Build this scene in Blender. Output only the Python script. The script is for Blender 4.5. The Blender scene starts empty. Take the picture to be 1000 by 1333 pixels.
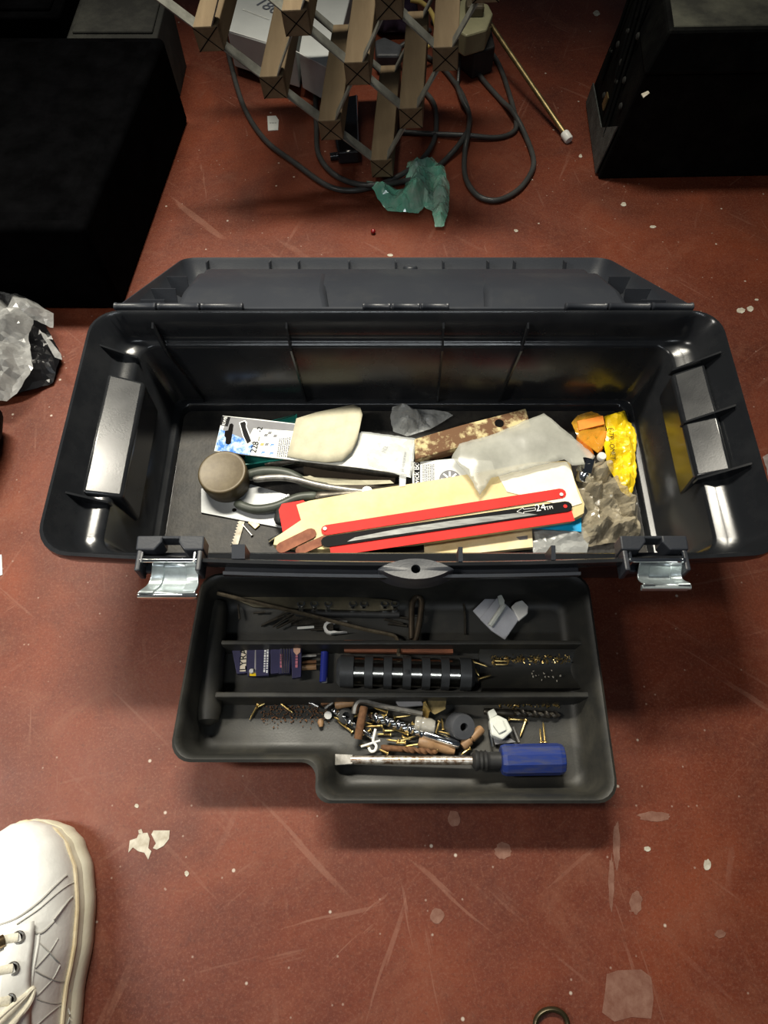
import bpy, bmesh, math, random
from mathutils import Vector, Matrix, noise
from mathutils.geometry import delaunay_2d_cdt

# ------------------------------------------------------------------ camera, world, lights
S = bpy.context.scene
COL = S.collection
CAM_H, TILT, FPX = 0.76, math.radians(27.2), 925.0
cam = bpy.data.cameras.new('camera'); cam_o = bpy.data.objects.new('camera', cam); COL.objects.link(cam_o)
cam_o.location = (0, 0, CAM_H); cam_o.rotation_euler = (TILT, 0, 0)
cam.sensor_fit = 'VERTICAL'; cam.sensor_height = 24.0; cam.lens = 24.0 * FPX / 1333.0
cam.clip_start = 0.02
S.camera = cam_o
S.view_settings.view_transform = 'Standard'; S.view_settings.look = 'None'
S.view_settings.gamma = 1.0; S.view_settings.use_curve_mapping = False
S.view_settings.exposure = -0.4
w = bpy.data.worlds.new('room_air'); S.world = w; w.use_nodes = True
w.node_tree.nodes['Background'].inputs[0].default_value = (0.75, 0.85, 1.0, 1)
w.node_tree.nodes['Background'].inputs[1].default_value = 0.04

def area(name, loc, aim, sx, sy, power, col, spread=180):
    l = bpy.data.lights.new(name, 'AREA'); l.shape = 'RECTANGLE'; l.size = sx; l.size_y = sy
    l.energy = power; l.color = col; l.spread = math.radians(spread)
    o = bpy.data.objects.new(name, l); COL.objects.link(o); o.location = loc
    o.rotation_euler = (Vector(aim) - Vector(loc)).to_track_quat('-Z', 'Y').to_euler()
    return o
area('ceiling_tube_lamp', (-0.28, 1.22, 1.75), (-0.24, 0.42, 0), 0.95, 0.16, 14.5, (1.0, 0.94, 0.80), 66)
area('side_tube_lamp', (-1.05, 0.05, 1.25), (-0.22, 0.08, 0), 0.12, 0.45, 3.4, (1.0, 0.95, 0.86), 75)

area('rear_tube_lamp', (0.0, -1.15, 2.2), (-0.2, 0.25, 0), 1.1, 0.16, 2.5, (0.90, 0.96, 1.0), 80)

def at(px, py, z=0.0):
    """point of the place at height z that the photograph shows at pixel (px, py)"""
    u = (px - 500.0) / FPX; v = (py - 666.5) / FPX
    s, c = math.sin(TILT), math.cos(TILT)
    d = Vector((u, s - v * c, -c - v * s))
    return Vector((0, 0, CAM_H)) + d * ((z - CAM_H) / d.z)

# ------------------------------------------------------------------ materials
MATS = {}
def nodes_of(m):
    return m.node_tree.nodes, m.node_tree.links
def mat(name, col, rough=0.5, metal=0.0, var=0.12, vscale=40.0, bump=0.0, bscale=200.0, alpha=1.0, trans=0.0,
        col2=None, spec=0.5, coat=0.0, thr=None, ior=1.45, stretch=(1, 1, 1)):
    if name in MATS: return MATS[name]
    m = bpy.data.materials.new(name); m.use_nodes = True
    n, l = nodes_of(m); b = n['Principled BSDF']
    b.inputs['Roughness'].default_value = rough; b.inputs['Metallic'].default_value = metal
    b.inputs['Specular IOR Level'].default_value = spec; b.inputs['Alpha'].default_value = alpha
    b.inputs['Transmission Weight'].default_value = trans; b.inputs['Coat Weight'].default_value = coat
    b.inputs['IOR'].default_value = ior
    tc = n.new('ShaderNodeTexCoord'); mp = n.new('ShaderNodeMapping'); mp.inputs['Scale'].default_value = stretch
    l.new(tc.outputs['Object'], mp.inputs['Vector'])
    nz = n.new('ShaderNodeTexNoise'); nz.inputs['Scale'].default_value = vscale; nz.inputs['Detail'].default_value = 6
    nz.inputs['Roughness'].default_value = 0.65
    l.new(mp.outputs[0], nz.inputs['Vector'])
    cr = n.new('ShaderNodeValToRGB')
    c1 = col; c2 = col2 if col2 else tuple(min(1, x * (1 + 2 * var)) for x in col)
    c0 = col if col2 else tuple(x * (1 - var) for x in col)
    lo, hi = thr if thr else (0.35, 0.68)
    cr.color_ramp.elements[0].position = lo; cr.color_ramp.elements[1].position = hi
    cr.color_ramp.elements[0].color = (*c0, 1); cr.color_ramp.elements[1].color = (*c2, 1)
    l.new(nz.outputs['Fac'], cr.inputs['Fac']); l.new(cr.outputs['Color'], b.inputs['Base Color'])
    if bump > 0:
        n2 = n.new('ShaderNodeTexNoise'); n2.inputs['Scale'].default_value = bscale; n2.inputs['Detail'].default_value = 4
        l.new(mp.outputs[0], n2.inputs['Vector'])
        bp = n.new('ShaderNodeBump'); bp.inputs['Strength'].default_value = bump; bp.inputs['Distance'].default_value = 0.002
        l.new(n2.outputs['Fac'], bp.inputs['Height']); l.new(bp.outputs[0], b.inputs['Normal'])
    MATS[name] = m
    return m

def floor_material():
    m = bpy.data.materials.new('worn_red_floor_paint'); m.use_nodes = True
    n, l = nodes_of(m); b = n['Principled BSDF']
    tc = n.new('ShaderNodeTexCoord')
    def noi(scale, det=6, stretch=None, rot=0, dist=0.0, rgh=0.6):
        x = n.new('ShaderNodeTexNoise'); x.inputs['Scale'].default_value = scale; x.inputs['Detail'].default_value = det
        x.inputs['Distortion'].default_value = dist; x.inputs['Roughness'].default_value = rgh
        mp = n.new('ShaderNodeMapping'); mp.inputs['Rotation'].default_value = (0, 0, rot)
        l.new(tc.outputs['Object'], mp.inputs[0]); src_ = mp.outputs[0]
        if stretch:
            m2 = n.new('ShaderNodeMapping'); m2.inputs['Scale'].default_value = stretch; l.new(src_, m2.inputs[0]); src_ = m2.outputs[0]
        l.new(src_, x.inputs[0])
        return x.outputs['Fac']
    def ramp(src, stops):
        r = n.new('ShaderNodeValToRGB'); e = r.color_ramp.elements
        while len(e) < len(stops): e.new(0.5)
        for i, (p, c) in enumerate(stops):
            e[i].position = p; e[i].color = (*c, 1) if len(c) == 3 else c
        l.new(src, r.inputs[0]); return r.outputs[0]
    def mix(fac, a, c, mode='MIX', k=1.0):
        x = n.new('ShaderNodeMix'); x.data_type = 'RGBA'; x.blend_type = mode
        if k != 1.0:
            mm = n.new('ShaderNodeMath'); mm.operation = 'MULTIPLY'; mm.inputs[1].default_value = k
            l.new(fac, mm.inputs[0]); fac = mm.outputs[0]
        l.new(fac, x.inputs['Factor']); 
        if isinstance(a, tuple): x.inputs['A'].default_value = (*a, 1)
        else: l.new(a, x.inputs['A'])
        if isinstance(c, tuple): x.inputs['B'].default_value = (*c, 1)
        else: l.new(c, x.inputs['B'])
        return x.outputs['Result']
    W = (1, 1, 1); K = (0, 0, 0)
    base = ramp(noi(5.5, 8, dist=0.5), [(0.30, (0.064, 0.0112, 0.0042)), (0.5, (0.110, 0.0200, 0.0068)), (0.70, (0.168, 0.0345, 0.0115))])
    fine = ramp(noi(120, 5, rgh=0.75), [(0.42, K), (0.72, W)])
    c = mix(fine, base, (0.17, 0.048, 0.021), k=0.42)
    dust = ramp(noi(9, 10, dist=1.2, rgh=0.72), [(0.52, K), (0.74, W)])
    c = mix(dust, c, (0.185, 0.068, 0.038), k=0.55)
    grime = ramp(noi(3.3, 7, dist=0.8), [(0.56, K), (0.76, W)])
    c = mix(grime, c, (0.050, 0.014, 0.008), k=0.7)
    f2 = ramp(noi(380, 4, rgh=0.8), [(0.50, K), (0.70, W)])
    c = mix(f2, c, (0.24, 0.105, 0.068), k=0.42)
    f3 = ramp(noi(260, 4, rgh=0.8), [(0.30, W), (0.46, K)])
    c = mix(f3, c, (0.045, 0.013, 0.007), k=0.5)
    vo2 = n.new('ShaderNodeTexVoronoi'); vo2.inputs['Scale'].default_value = 110; l.new(tc.outputs['Object'], vo2.inputs['Vector'])
    s2 = ramp(vo2.outputs['Distance'], [(0.07, W), (0.14, K)]); o2 = n.new('ShaderNodeSeparateColor'); l.new(vo2.outputs['Color'], o2.inputs[0])
    t2 = n.new('ShaderNodeMath'); t2.operation = 'GREATER_THAN'; t2.inputs[1].default_value = 0.86; l.new(o2.outputs[1], t2.inputs[0])
    u2_ = n.new('ShaderNodeMath'); u2_.operation = 'MULTIPLY'; l.new(s2, u2_.inputs[0]); l.new(t2.outputs[0], u2_.inputs[1])
    c = mix(u2_.outputs[0], c, (0.34, 0.24, 0.19), k=0.6)
    # scratches: three stretched directions
    for rot, sc, st in ((0.35, 60, (1, 0.05, 1)), (-0.9, 55, (1, 0.06, 1)), (1.35, 70, (1, 0.05, 1)), (-0.2, 100, (1, 0.06, 1)), (0.9, 120, (1, 0.08, 1)), (2.3, 45, (1, .05, 1))):
        s_ = ramp(noi(sc, 3, stretch=st, rot=rot, dist=0.35), [(0.665, K), (0.70, W)])
        brk = ramp(noi(7, 3, rot=rot), [(0.42, K), (0.62, W)])
        x = n.new('ShaderNodeMath'); x.operation = 'MULTIPLY'; l.new(s_, x.inputs[0]); l.new(brk, x.inputs[1])
        c = mix(x.outputs[0], c, (0.26, 0.125, 0.085), k=0.34)
    # paint flecks
    vo = n.new('ShaderNodeTexVoronoi'); vo.inputs['Scale'].default_value = 42; l.new(tc.outputs['Object'], vo.inputs['Vector'])
    sp = ramp(vo.outputs['Distance'], [(0.045, W), (0.085, K)])
    on = n.new('ShaderNodeSeparateColor'); l.new(vo.outputs['Color'], on.inputs[0])
    th = n.new('ShaderNodeMath'); th.operation = 'GREATER_THAN'; th.inputs[1].default_value = 0.80; l.new(on.outputs[0], th.inputs[0])
    mu = n.new('ShaderNodeMath'); mu.operation = 'MULTIPLY'; l.new(sp, mu.inputs[0]); l.new(th.outputs[0], mu.inputs[1])
    c = mix(mu.outputs[0], c, (0.55, 0.48, 0.40), k=0.75)
    l.new(c, b.inputs['Base Color'])
    rr = n.new('ShaderNodeMapRange'); rr.inputs['To Min'].default_value = 0.34; rr.inputs['To Max'].default_value = 0.62
    l.new(noi(14, 6), rr.inputs[0]); l.new(rr.outputs[0], b.inputs['Roughness'])
    b.inputs['Specular IOR Level'].default_value = 0.35
    bp = n.new('ShaderNodeBump'); bp.inputs['Strength'].default_value = 0.25; bp.inputs['Distance'].default_value = 0.0015
    l.new(noi(90, 8, rgh=0.7), bp.inputs['Height']); l.new(bp.outputs[0], b.inputs['Normal'])
    return m

def plastic(name, col, dust, r0, r1, dscale=18, bump=.06):
    """black moulded plastic with a film of dust"""
    if name in MATS: return MATS[name]
    m = mat(name, col, rough=r0, var=0.25, vscale=dscale, bump=bump, bscale=500, col2=dust, thr=(0.48, 0.85))
    n, l = nodes_of(m); b = n['Principled BSDF']
    tc = n.new('ShaderNodeTexCoord'); nz = n.new('ShaderNodeTexNoise'); nz.inputs['Scale'].default_value = 12; nz.inputs['Detail'].default_value = 8
    l.new(tc.outputs['Object'], nz.inputs['Vector'])
    mr = n.new('ShaderNodeMapRange'); mr.inputs['From Min'].default_value = 0.3; mr.inputs['From Max'].default_value = 0.75
    mr.inputs['To Min'].default_value = r0; mr.inputs['To Max'].default_value = r1
    l.new(nz.outputs['Fac'], mr.inputs[0]); l.new(mr.outputs[0], b.inputs['Roughness'])
    return m

M_FLOOR = floor_material()
M_BOX = plastic('black_box_plastic', (0.011, 0.012, 0.014), (0.022, 0.023, 0.025), 0.15, 0.30, bump=.015)
M_LID = plastic('black_lid_plastic', (0.024, 0.027, 0.034), (0.036, 0.038, 0.042), 0.36, 0.5)
M_TRAY = plastic('dusty_tray_plastic', (0.018, 0.018, 0.016), (0.060, 0.055, 0.042), 0.42, 0.65, 14)
M_GRIT = mat("gritty_box_bottom", (0.014, 0.013, 0.012), 0.6, vscale=60, bump=0.3, bscale=300, col2=(0.045, 0.040, 0.033), thr=(0.4, 0.8))
M_ZINC = mat('zinc_plated_steel', (0.42, 0.47, 0.48), 0.36, 0.75, var=0.15, vscale=60, bump=0.05, bscale=300)
M_CHROME = mat('chrome', (0.78, 0.80, 0.82), 0.12, 1.0, var=0.08)
M_STEEL = mat('dull_steel', (0.24, 0.23, 0.21), 0.42, 0.9, var=0.3, vscale=80)
M_DARKSTEEL = mat('dark_oily_steel', (0.07, 0.062, 0.05), 0.42, 0.8, var=0.4, vscale=90)
M_WORN = mat('worn_rusty_steel', (0.20, 0.12, 0.07), 0.38, 0.9, vscale=160, col2=(0.75, 0.70, 0.62), thr=(0.38, 0.62))
M_RUST = mat('rust', (0.10, 0.045, 0.02), 0.8, 0.3, vscale=120, col2=(0.22, 0.11, 0.05), bump=0.3)
M_BRASS = mat('brass_yellow_zinc', (0.62, 0.45, 0.17), 0.28, 0.95, var=0.2, vscale=150)
M_BRASSDULL = mat('dull_brass', (0.27, 0.21, 0.10), 0.42, 0.9, var=0.3, vscale=60)
M_WHITE = mat('white_plastic', (0.72, 0.71, 0.67), 0.4, var=0.08)
M_CARDW = mat('white_card', (0.66, 0.67, 0.63), 0.55, var=0.06, vscale=30)
M_CARDBACK = mat('raw_cardboard_back', (0.47, 0.44, 0.32), 0.85, var=0.08, vscale=60, bump=0.1)
M_CREAM = mat('aged_cream_paper', (0.62, 0.48, 0.23), 0.8, vscale=14, col2=(0.78, 0.66, 0.38), bump=0.15, bscale=60)
M_CREAM2 = mat('stained_cream_paper', (0.62, 0.48, 0.24), 0.8, vscale=18, col2=(0.82, 0.72, 0.48), bump=0.15, bscale=60)
M_RED = mat('red_print', (0.74, 0.035, 0.03), 0.65, var=0.06, vscale=30, spec=0.15)
M_BLACKPRINT = mat('black_print', (0.008, 0.008, 0.009), 0.7, var=0.1, spec=0.12)
M_GREYPRINT = mat('grey_print', (0.19, 0.19, 0.20), 0.7, var=0.06, spec=0.15)
M_BLUEPRINT = mat('blue_print', (0.05, 0.17, 0.55), 0.7, spec=0.15, vscale=90, col2=(0.55, 0.68, 0.80), thr=(0.42, 0.62))
M_CYAN = mat('cyan_plastic', (0.0, 0.32, 0.62), 0.4, var=0.05)
M_WHITEPRINT = mat('white_print', (0.82, 0.82, 0.80), 0.5, var=0.03)
M_GREYPAINT = mat('grey_painted_steel', (0.27, 0.28, 0.285), 0.42, 0.1, var=0.1, vscale=30)
M_GRIP = mat('grey_green_grip', (0.042, 0.048, 0.038), 0.45, var=0.2)
M_TEAL = mat('teal_plastic', (0.01, 0.12, 0.095), 0.3, var=0.1)
M_OLIVE = mat('olive_tin', (0.062, 0.044, 0.020), 0.45, 0.15, vscale=70, col2=(0.09, 0.068, 0.034), bump=0.05)
M_PAINTEDWOOD = mat('flaking_painted_wood', (0.13, 0.062, 0.026), 0.8, vscale=34, col2=(0.55, 0.46, 0.24), thr=(0.47, 0.56), bump=0.5, bscale=60)
M_COPPER = mat('bare_brown_blade', (0.12, 0.034, 0.016), 0.55, 0.1, vscale=40, col2=(0.27, 0.10, 0.05), spec=0.2)
M_FILM = mat('cloudy_film', (0.62, 0.64, 0.63), 0.24, alpha=0.30, var=0.1, spec=0.7, vscale=25)
M_POUCH = mat('milky_pouch', (0.50, 0.50, 0.44), 0.25, alpha=0.46, var=0.12, spec=0.6, vscale=22)
M_CELLO = mat('yellowed_cellophane', (0.55, 0.48, 0.34), 0.14, alpha=0.32, var=0.2, spec=0.9, vscale=35)
M_GREENFILM = mat('green_film', (0.20, 0.62, 0.45), 0.10, alpha=0.50, spec=1.0, vscale=30, col2=(0.50, 0.66, 0.56), thr=(0.4, 0.7), coat=.6)
M_CLEARBAG = mat('clear_bag_film', (0.50, 0.50, 0.49), 0.16, alpha=0.24, var=0.25, spec=0.9, vscale=30)
M_CLEARPL = mat('clear_grey_plastic', (0.60, 0.61, 0.66), 0.25, alpha=0.62, var=0.08, spec=0.7)
M_NYLON = mat('milky_nylon', (0.66, 0.68, 0.62), 0.35, alpha=0.93, var=0.05)
M_YELLOW = mat('yellow_bag_print', (0.85, 0.58, 0.01), 0.3, var=0.1, vscale=30, spec=0.6)
M_ORANGE = mat('orange_foam', (0.86, 0.25, 0.02), 0.45, var=0.1, vscale=60)
M_TAN = mat('tan_plug_plastic', (0.25, 0.145, 0.07), 0.5, var=0.2, vscale=60)
M_BROWNWOOD = mat('reddish_brown_wood', (0.16, 0.055, 0.025), 0.7, var=0.3, vscale=30, stretch=(1, 8, 8))
M_WOOD = mat('dusty_pine', (0.115, 0.078, 0.040), 0.75, vscale=26, col2=(0.20, 0.145, 0.082), stretch=(1, 0.12, 1), bump=0.25, bscale=70)
M_GALV = mat('galvanised_strip', (0.20, 0.20, 0.175), 0.55, 0.45, var=0.2, vscale=50)
M_BLUEH = mat('blue_handle', (0.012, 0.030, 0.17), 0.42, vscale=30, col2=(0.055, 0.06, 0.10), thr=(0.45, 0.75), stretch=(1, 6, 6))
M_BLACKRUB = mat('black_rubber', (0.018, 0.018, 0.018), 0.55, var=0.2, bump=0.1)
M_GREYRUB = mat('charcoal_plug', (0.055, 0.058, 0.065), 0.5, var=0.15)
M_HOLDER = mat('charcoal_holder', (0.045, 0.048, 0.050), 0.42, var=0.15, bump=0.1)
M_CABLE = mat('grey_black_cable', (0.045, 0.045, 0.043), 0.36, var=0.15)
M_YCORD = mat('yellow_cord', (0.62, 0.46, 0.14), 0.5, var=0.1)
M_NAVY = mat('navy_card', (0.022, 0.020, 0.065), 0.45, var=0.15)
M_SOCKETBOX = mat('ivory_socket', (0.30, 0.285, 0.17), 0.5, var=0.1, vscale=20)
M_CASE = mat('black_case_vinyl', (0.0012, 0.0012, 0.0014), 0.9, var=0.4, vscale=20, spec=0.01)
M_CASE2 = mat('scuffed_black_case', (0.0028, 0.0028, 0.0028), 0.65, vscale=22, col2=(0.011, 0.0115, 0.010), thr=(0.45, 0.9), bump=0.2, spec=0.06)
M_DUSTY = mat('dusty_grey_top', (0.012, 0.012, 0.010), 0.9, vscale=14, col2=(0.05, 0.05, 0.040), thr=(.45,.8), bump=0.1)
M_DUST2 = mat('dusty_olive_top', (0.022, 0.022, 0.017), 0.9, vscale=16, col2=(0.085, 0.085, 0.062), thr=(.38,.75), bump=0.1)
M_PURPLE = mat('dark_purple_cloth', (0.018, 0.008, 0.022), 0.9, var=0.3, vscale=40)
M_LEATHER = mat('white_leather', (0.74, 0.74, 0.71), 0.42, var=0.06, vscale=25, bump=0.12, bscale=220)
M_SOLE = mat('cream_rubber_sole', (0.66, 0.62, 0.47), 0.6, vscale=40, col2=(0.74, 0.71, 0.58), bump=0.1)
M_WELT = mat('grubby_sole_edge', (0.50, 0.40, 0.24), 0.7, vscale=60, col2=(0.66, 0.58, 0.42))
M_LACE = mat('cream_lace', (0.70, 0.66, 0.54), 0.75, var=0.08, vscale=200, bump=0.2, bscale=700)
M_STITCH = mat('grey_stitch', (0.42, 0.41, 0.38), 0.8, var=0.1)
M_BRONZE = mat('bronze_lace_band', (0.16, 0.10, 0.05), 0.25, 0.9, vscale=60, col2=(0.40, 0.30, 0.18))
M_FLECK = mat('chipped_white_paint', (0.33, 0.29, 0.22), 0.8, vscale=90, col2=(0.56, 0.53, 0.45))
M_SCUFF = mat('worn_bare_patch', (0.14, 0.052, 0.031), 0.6, vscale=90, col2=(0.215, 0.108, 0.075))
M_REDBEAD = mat('dark_red_bead', (0.20, 0.006, 0.008), 0.12, var=0.1, spec=0.8)
M_WHITEBOX = mat('white_carton', (0.52, 0.54, 0.53), 0.42, var=0.06, vscale=10)
M_DARKINSIDE = mat('dark_gap', (0.006, 0.005, 0.005), 0.9, spec=0.05)
M_HAND = mat('pencil_ink', (0.10, 0.11, 0.14), 0.7)

# ------------------------------------------------------------------ mesh helpers
WL = {}     # world location of built objects
class MB:
    def __init__(s): s.v = []; s.f = []; s.mi = []
    def add(s, verts, faces, mi=0):
        o = len(s.v); s.v += [Vector(p) for p in verts]; s.f += [[i + o for i in f] for f in faces]; s.mi += [mi] * len(faces)
        return s
    def box(s, c, size, rz=0.0, R=None, taper=1.0, mi=0):
        c = Vector(c); hx, hy, hz = size[0] / 2, size[1] / 2, size[2] / 2
        R = R if R else Matrix.Rotation(rz, 3, 'Z')
        vs = []
        for z in (-hz, hz):
            k = taper if z > 0 else 1.0
            for x, y in ((-hx, -hy), (hx, -hy), (hx, hy), (-hx, hy)): vs.append(c + R @ Vector((x * k, y * k, z)))
        return s.add(vs, [[3, 2, 1, 0], [4, 5, 6, 7], [0, 1, 5, 4], [1, 2, 6, 5], [2, 3, 7, 6], [3, 0, 4, 7]], mi)
    def prism(s, top, vec, mi=0):
        """polygon (points counter-clockwise from above or not) pushed along vec"""
        n = len(top); vec = Vector(vec); a = [Vector(p) for p in top]; b = [p + vec for p in a]
        return s.add(a + b, [list(range(n)), list(range(2 * n - 1, n - 1, -1))] + [[i, i + n, (i + 1) % n + n, (i + 1) % n] for i in range(n)], mi)
    def loft(s, loops, cap0=True, cap1=True, closed=True, mi=0):
        n = len(loops[0]); vs = [p for L in loops for p in L]; fs = []
        for k in range(len(loops) - 1):
            for i in range(n if closed else n - 1):
                j = (i + 1) % n
                fs.append([k * n + i, k * n + j, (k + 1) * n + j, (k + 1) * n + i])
        if cap0: fs.append(list(range(n - 1, -1, -1)))
        if cap1: fs.append([(len(loops) - 1) * n + i for i in range(n)])
        return s.add(vs, fs, mi)
    def tube(s, pts, r, n=8, closed=False, cap=True, mi=0, flat=None):
        pts = [Vector(p) for p in pts]; m = len(pts); loops = []
        up = Vector((0, 0, 1)); prev = None
        for i, p in enumerate(pts):
            a = pts[(i - 1) % m] if (i > 0 or closed) else p
            b = pts[(i + 1) % m] if (i < m - 1 or closed) else p
            t = (b - a); t = t.normalized() if t.length > 1e-9 else Vector((1, 0, 0))
            if prev is None:
                sidev = t.cross(up)
                if sidev.length < 1e-3: sidev = t.cross(Vector((0, 1, 0)))
            else:
                sidev = prev - t * prev.dot(t)
                if sidev.length < 1e-6: sidev = t.cross(up)
            sidev.normalize(); prev = sidev; nv = sidev.cross(t)
            rr = r[i] if isinstance(r, (list, tuple)) else r
            fl = flat if flat else 1.0
            loops.append([p + sidev * (rr * math.cos(2 * math.pi * k / n)) + nv * (rr * fl * math.sin(2 * math.pi * k / n)) for k in range(n)])
        if closed: loops.append(loops[0]); cap = False
        return s.loft(loops, cap, cap, mi=mi)
    def lathe(s, prof, o, d=(0, 0, 1), n=20, mi=0, cap=True):
        """prof: (radius, distance along d)"""
        o = Vector(o); d = Vector(d).normalized(); a = d.orthogonal().normalized(); b = d.cross(a)
        loops = [[o + d * h + (a * math.cos(2 * math.pi * k / n) + b * math.sin(2 * math.pi * k / n)) * max(r, 1e-5) for k in range(n)] for r, h in prof]
        return s.loft(loops, cap, cap, mi=mi)
    def build(s, name, m, parent=None, smooth=False, bevel=0.0, seg=2, sub=0, solid=0.0, local=False):
        me = bpy.data.meshes.new(name)
        if local: loc = Vector((0, 0, 0))
        else:
            xs = [p.x for p in s.v]; ys = [p.y for p in s.v]; zs = [p.z for p in s.v]
            loc = Vector(((min(xs) + max(xs)) / 2, (min(ys) + max(ys)) / 2, min(zs)))
        me.from_pydata([tuple(p - loc) for p in s.v], [], s.f)
        bm = bmesh.new(); bm.from_mesh(me); bmesh.ops.remove_doubles(bm, verts=bm.verts, dist=1e-6)
        bmesh.ops.recalc_face_normals(bm, faces=bm.faces); bm.to_mesh(me); bm.free()
        ms = m if isinstance(m, (list, tuple)) else [m]
        for x in ms: me.materials.append(x)
        if len(ms) > 1 and len(me.polygons) == len(s.mi):
            for p, k in zip(me.polygons, s.mi): p.material_index = k
        if smooth:
            for p in me.polygons: p.use_smooth = True
        o = bpy.data.objects.new(name, me); COL.objects.link(o)
        if parent:
            o.parent = parent; o.location = loc - WL.get(parent.name, Vector((0, 0, 0)))
        else: o.location = loc
        WL[o.name] = loc
        if solid:
            md = o.modifiers.new('thickness', 'SOLIDIFY'); md.thickness = solid; md.offset = 0
        if bevel:
            md = o.modifiers.new('edge', 'BEVEL'); md.width = bevel; md.segments = seg; md.limit_method = 'ANGLE'; md.angle_limit = math.radians(40)
        if sub:
            md = o.modifiers.new('round', 'SUBSURF'); md.levels = sub; md.render_levels = sub
        if smooth:
            try: me.set_sharp_from_angle(angle=math.radians(45))
            except Exception: pass
        return o
def tag(o, label=None, cat=None, group=None, kind=None):
    if label: o['label'] = label
    if cat: o['category'] = cat
    if group: o['group'] = group
    if kind: o['kind'] = kind
    return o
def thing(name, loc, label, cat, group=None):
    o = bpy.data.objects.new(name, None); COL.objects.link(o); o.location = loc; o.empty_display_size = 0.02
    WL[o.name] = Vector(loc)
    return tag(o, label, cat, group)
def crm(pts, k=6, closed=False):
    """smooth curve through points"""
    P = [Vector(p) for p in pts]; out = []; n = len(P)
    for i in range(n if closed else n - 1):
        p0 = P[(i - 1) % n] if (i > 0 or closed) else P[0]; p1 = P[i]; p2 = P[(i + 1) % n]
        p3 = P[(i + 2) % n] if (i + 2 < n or closed) else P[-1]
        for j in range(k):
            t = j / k
            out.append(0.5 * ((2 * p1) + (p2 - p0) * t + (2 * p0 - 5 * p1 + 4 * p2 - p3) * t * t + (3 * p1 - p0 - 3 * p2 + p3) * t ** 3))
    if not closed: out.append(P[-1])
    return out
def pxs(pts, z):
    """list of pixels (x, y) or (x, y, z) at height z -> points"""
    return [at(p[0], p[1], p[2] if len(p) > 2 else z) for p in pts]
def sheet(name, pts, z, th, m, parent=None, bevel=0.0):
    b = MB(); b.prism(pxs(pts, z), (0, 0, -th)); return b.build(name, m, parent, bevel=bevel)
def inside(p, poly):
    c = False; n = len(poly)
    for i in range(n):
        a, b = poly[i], poly[i - 1]
        if (a[1] > p[1]) != (b[1] > p[1]) and p[0] < (b[0] - a[0]) * (p[1] - a[1]) / (b[1] - a[1] + 1e-12) + a[0]: c = not c
    return c
def edge_dist(p, poly):
    d = 9
    for i in range(len(poly)):
        a = Vector(poly[i][:2]); b = Vector(poly[i - 1][:2]); q = Vector(p); ab = b - a
        t = max(0, min(1, (q - a).dot(ab) / max(ab.length_squared, 1e-12))); d = min(d, (q - a - ab * t).length)
    return d
def film(name, poly_px, z, amp, seed, m, parent=None, step=0.004, freq=28, rim=0.012, crease=1.0, solid=0.0004, smooth=False):
    """a crumpled film whose outline follows poly_px on the plane z"""
    poly = [tuple(at(x, y, z)[:2]) for x, y in poly_px]
    x0 = min(p[0] for p in poly); x1 = max(p[0] for p in poly); y0 = min(p[1] for p in poly); y1 = max(p[1] for p in poly)
    rnd = random.Random(seed); off = Vector((seed * 7.3, seed * 3.1, 0.5)); rim_pts = []
    for i in range(len(poly)):
        a = Vector(poly[i]); c = Vector(poly[(i + 1) % len(poly)]); k = max(1, int((c - a).length / step))
        for q in range(k):
            p = a.lerp(c, q / k)
            if q: p += Vector((rnd.uniform(-.12, .12), rnd.uniform(-.12, .12))) * step
            rim_pts.append(p)
    nb = len(rim_pts); pts = list(rim_pts); yy = y0
    while yy < y1:
        xx = x0
        while xx < x1:
            p = (xx + rnd.uniform(-.4, .4) * step, yy + rnd.uniform(-.4, .4) * step)
            if inside(p, poly) and edge_dist(p, poly) > step * .5: pts.append(Vector(p))
            xx += step
        yy += step
    V2, E2, F2 = delaunay_2d_cdt(pts, [], [list(range(nb))], 1, 1e-7)[:3]
    vs = []; fs = [list(f) for f in F2]
    for p in V2:
        q = Vector((p.x * freq, p.y * freq, 0)) + off; e = min(1.0, edge_dist((p.x, p.y), poly) / rim)
        h = abs(noise.noise(q)) * 1.6 + crease * abs(noise.noise(q * 2.1)) * 0.6 + 0.12 * crease * noise.noise(q * 5)
        vs.append((p.x, p.y, z + amp * (0.2 + 0.8 * e) * max(0.0, h)))
    return MB().add(vs, fs).build(name, m, parent, smooth=smooth, solid=solid)
def words(name, txt, p0, p1, z, m, parent, size=None, off=0.0006, lift=None):
    """flat lettering whose baseline runs from pixel p0 to pixel p1 at height z"""
    a = at(*p0, z); b = at(*p1, z); cu = bpy.data.curves.new(name, 'FONT'); cu.body = txt; cu.size = 1; cu.extrude = 0.0
    cu.materials.append(m)
    o = bpy.data.objects.new(name, cu); COL.objects.link(o)
    bpy.context.view_layer.update()
    wdt = max(o.dimensions.x, 1e-3); k = (b - a).length / wdt
    o.scale = (k, k if size is None else size, 1)
    o.rotation_euler = (0, 0, math.atan2(b.y - a.y, b.x - a.x))
    me = bpy.data.meshes.new_from_object(o.evaluated_get(bpy.context.evaluated_depsgraph_get()))
    sc_, ro_ = o.scale.copy(), o.rotation_euler.copy(); bpy.data.objects.remove(o); bpy.data.curves.remove(cu)
    o = bpy.data.objects.new(name, me); COL.objects.link(o); o.scale = sc_; o.rotation_euler = ro_
    if not me.materials: me.materials.append(m)
    wl = a + Vector((0, 0, off)); o.location = wl - (WL.get(parent.name, Vector()) if parent else Vector())
    if parent: o.parent = parent
    return o
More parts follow.
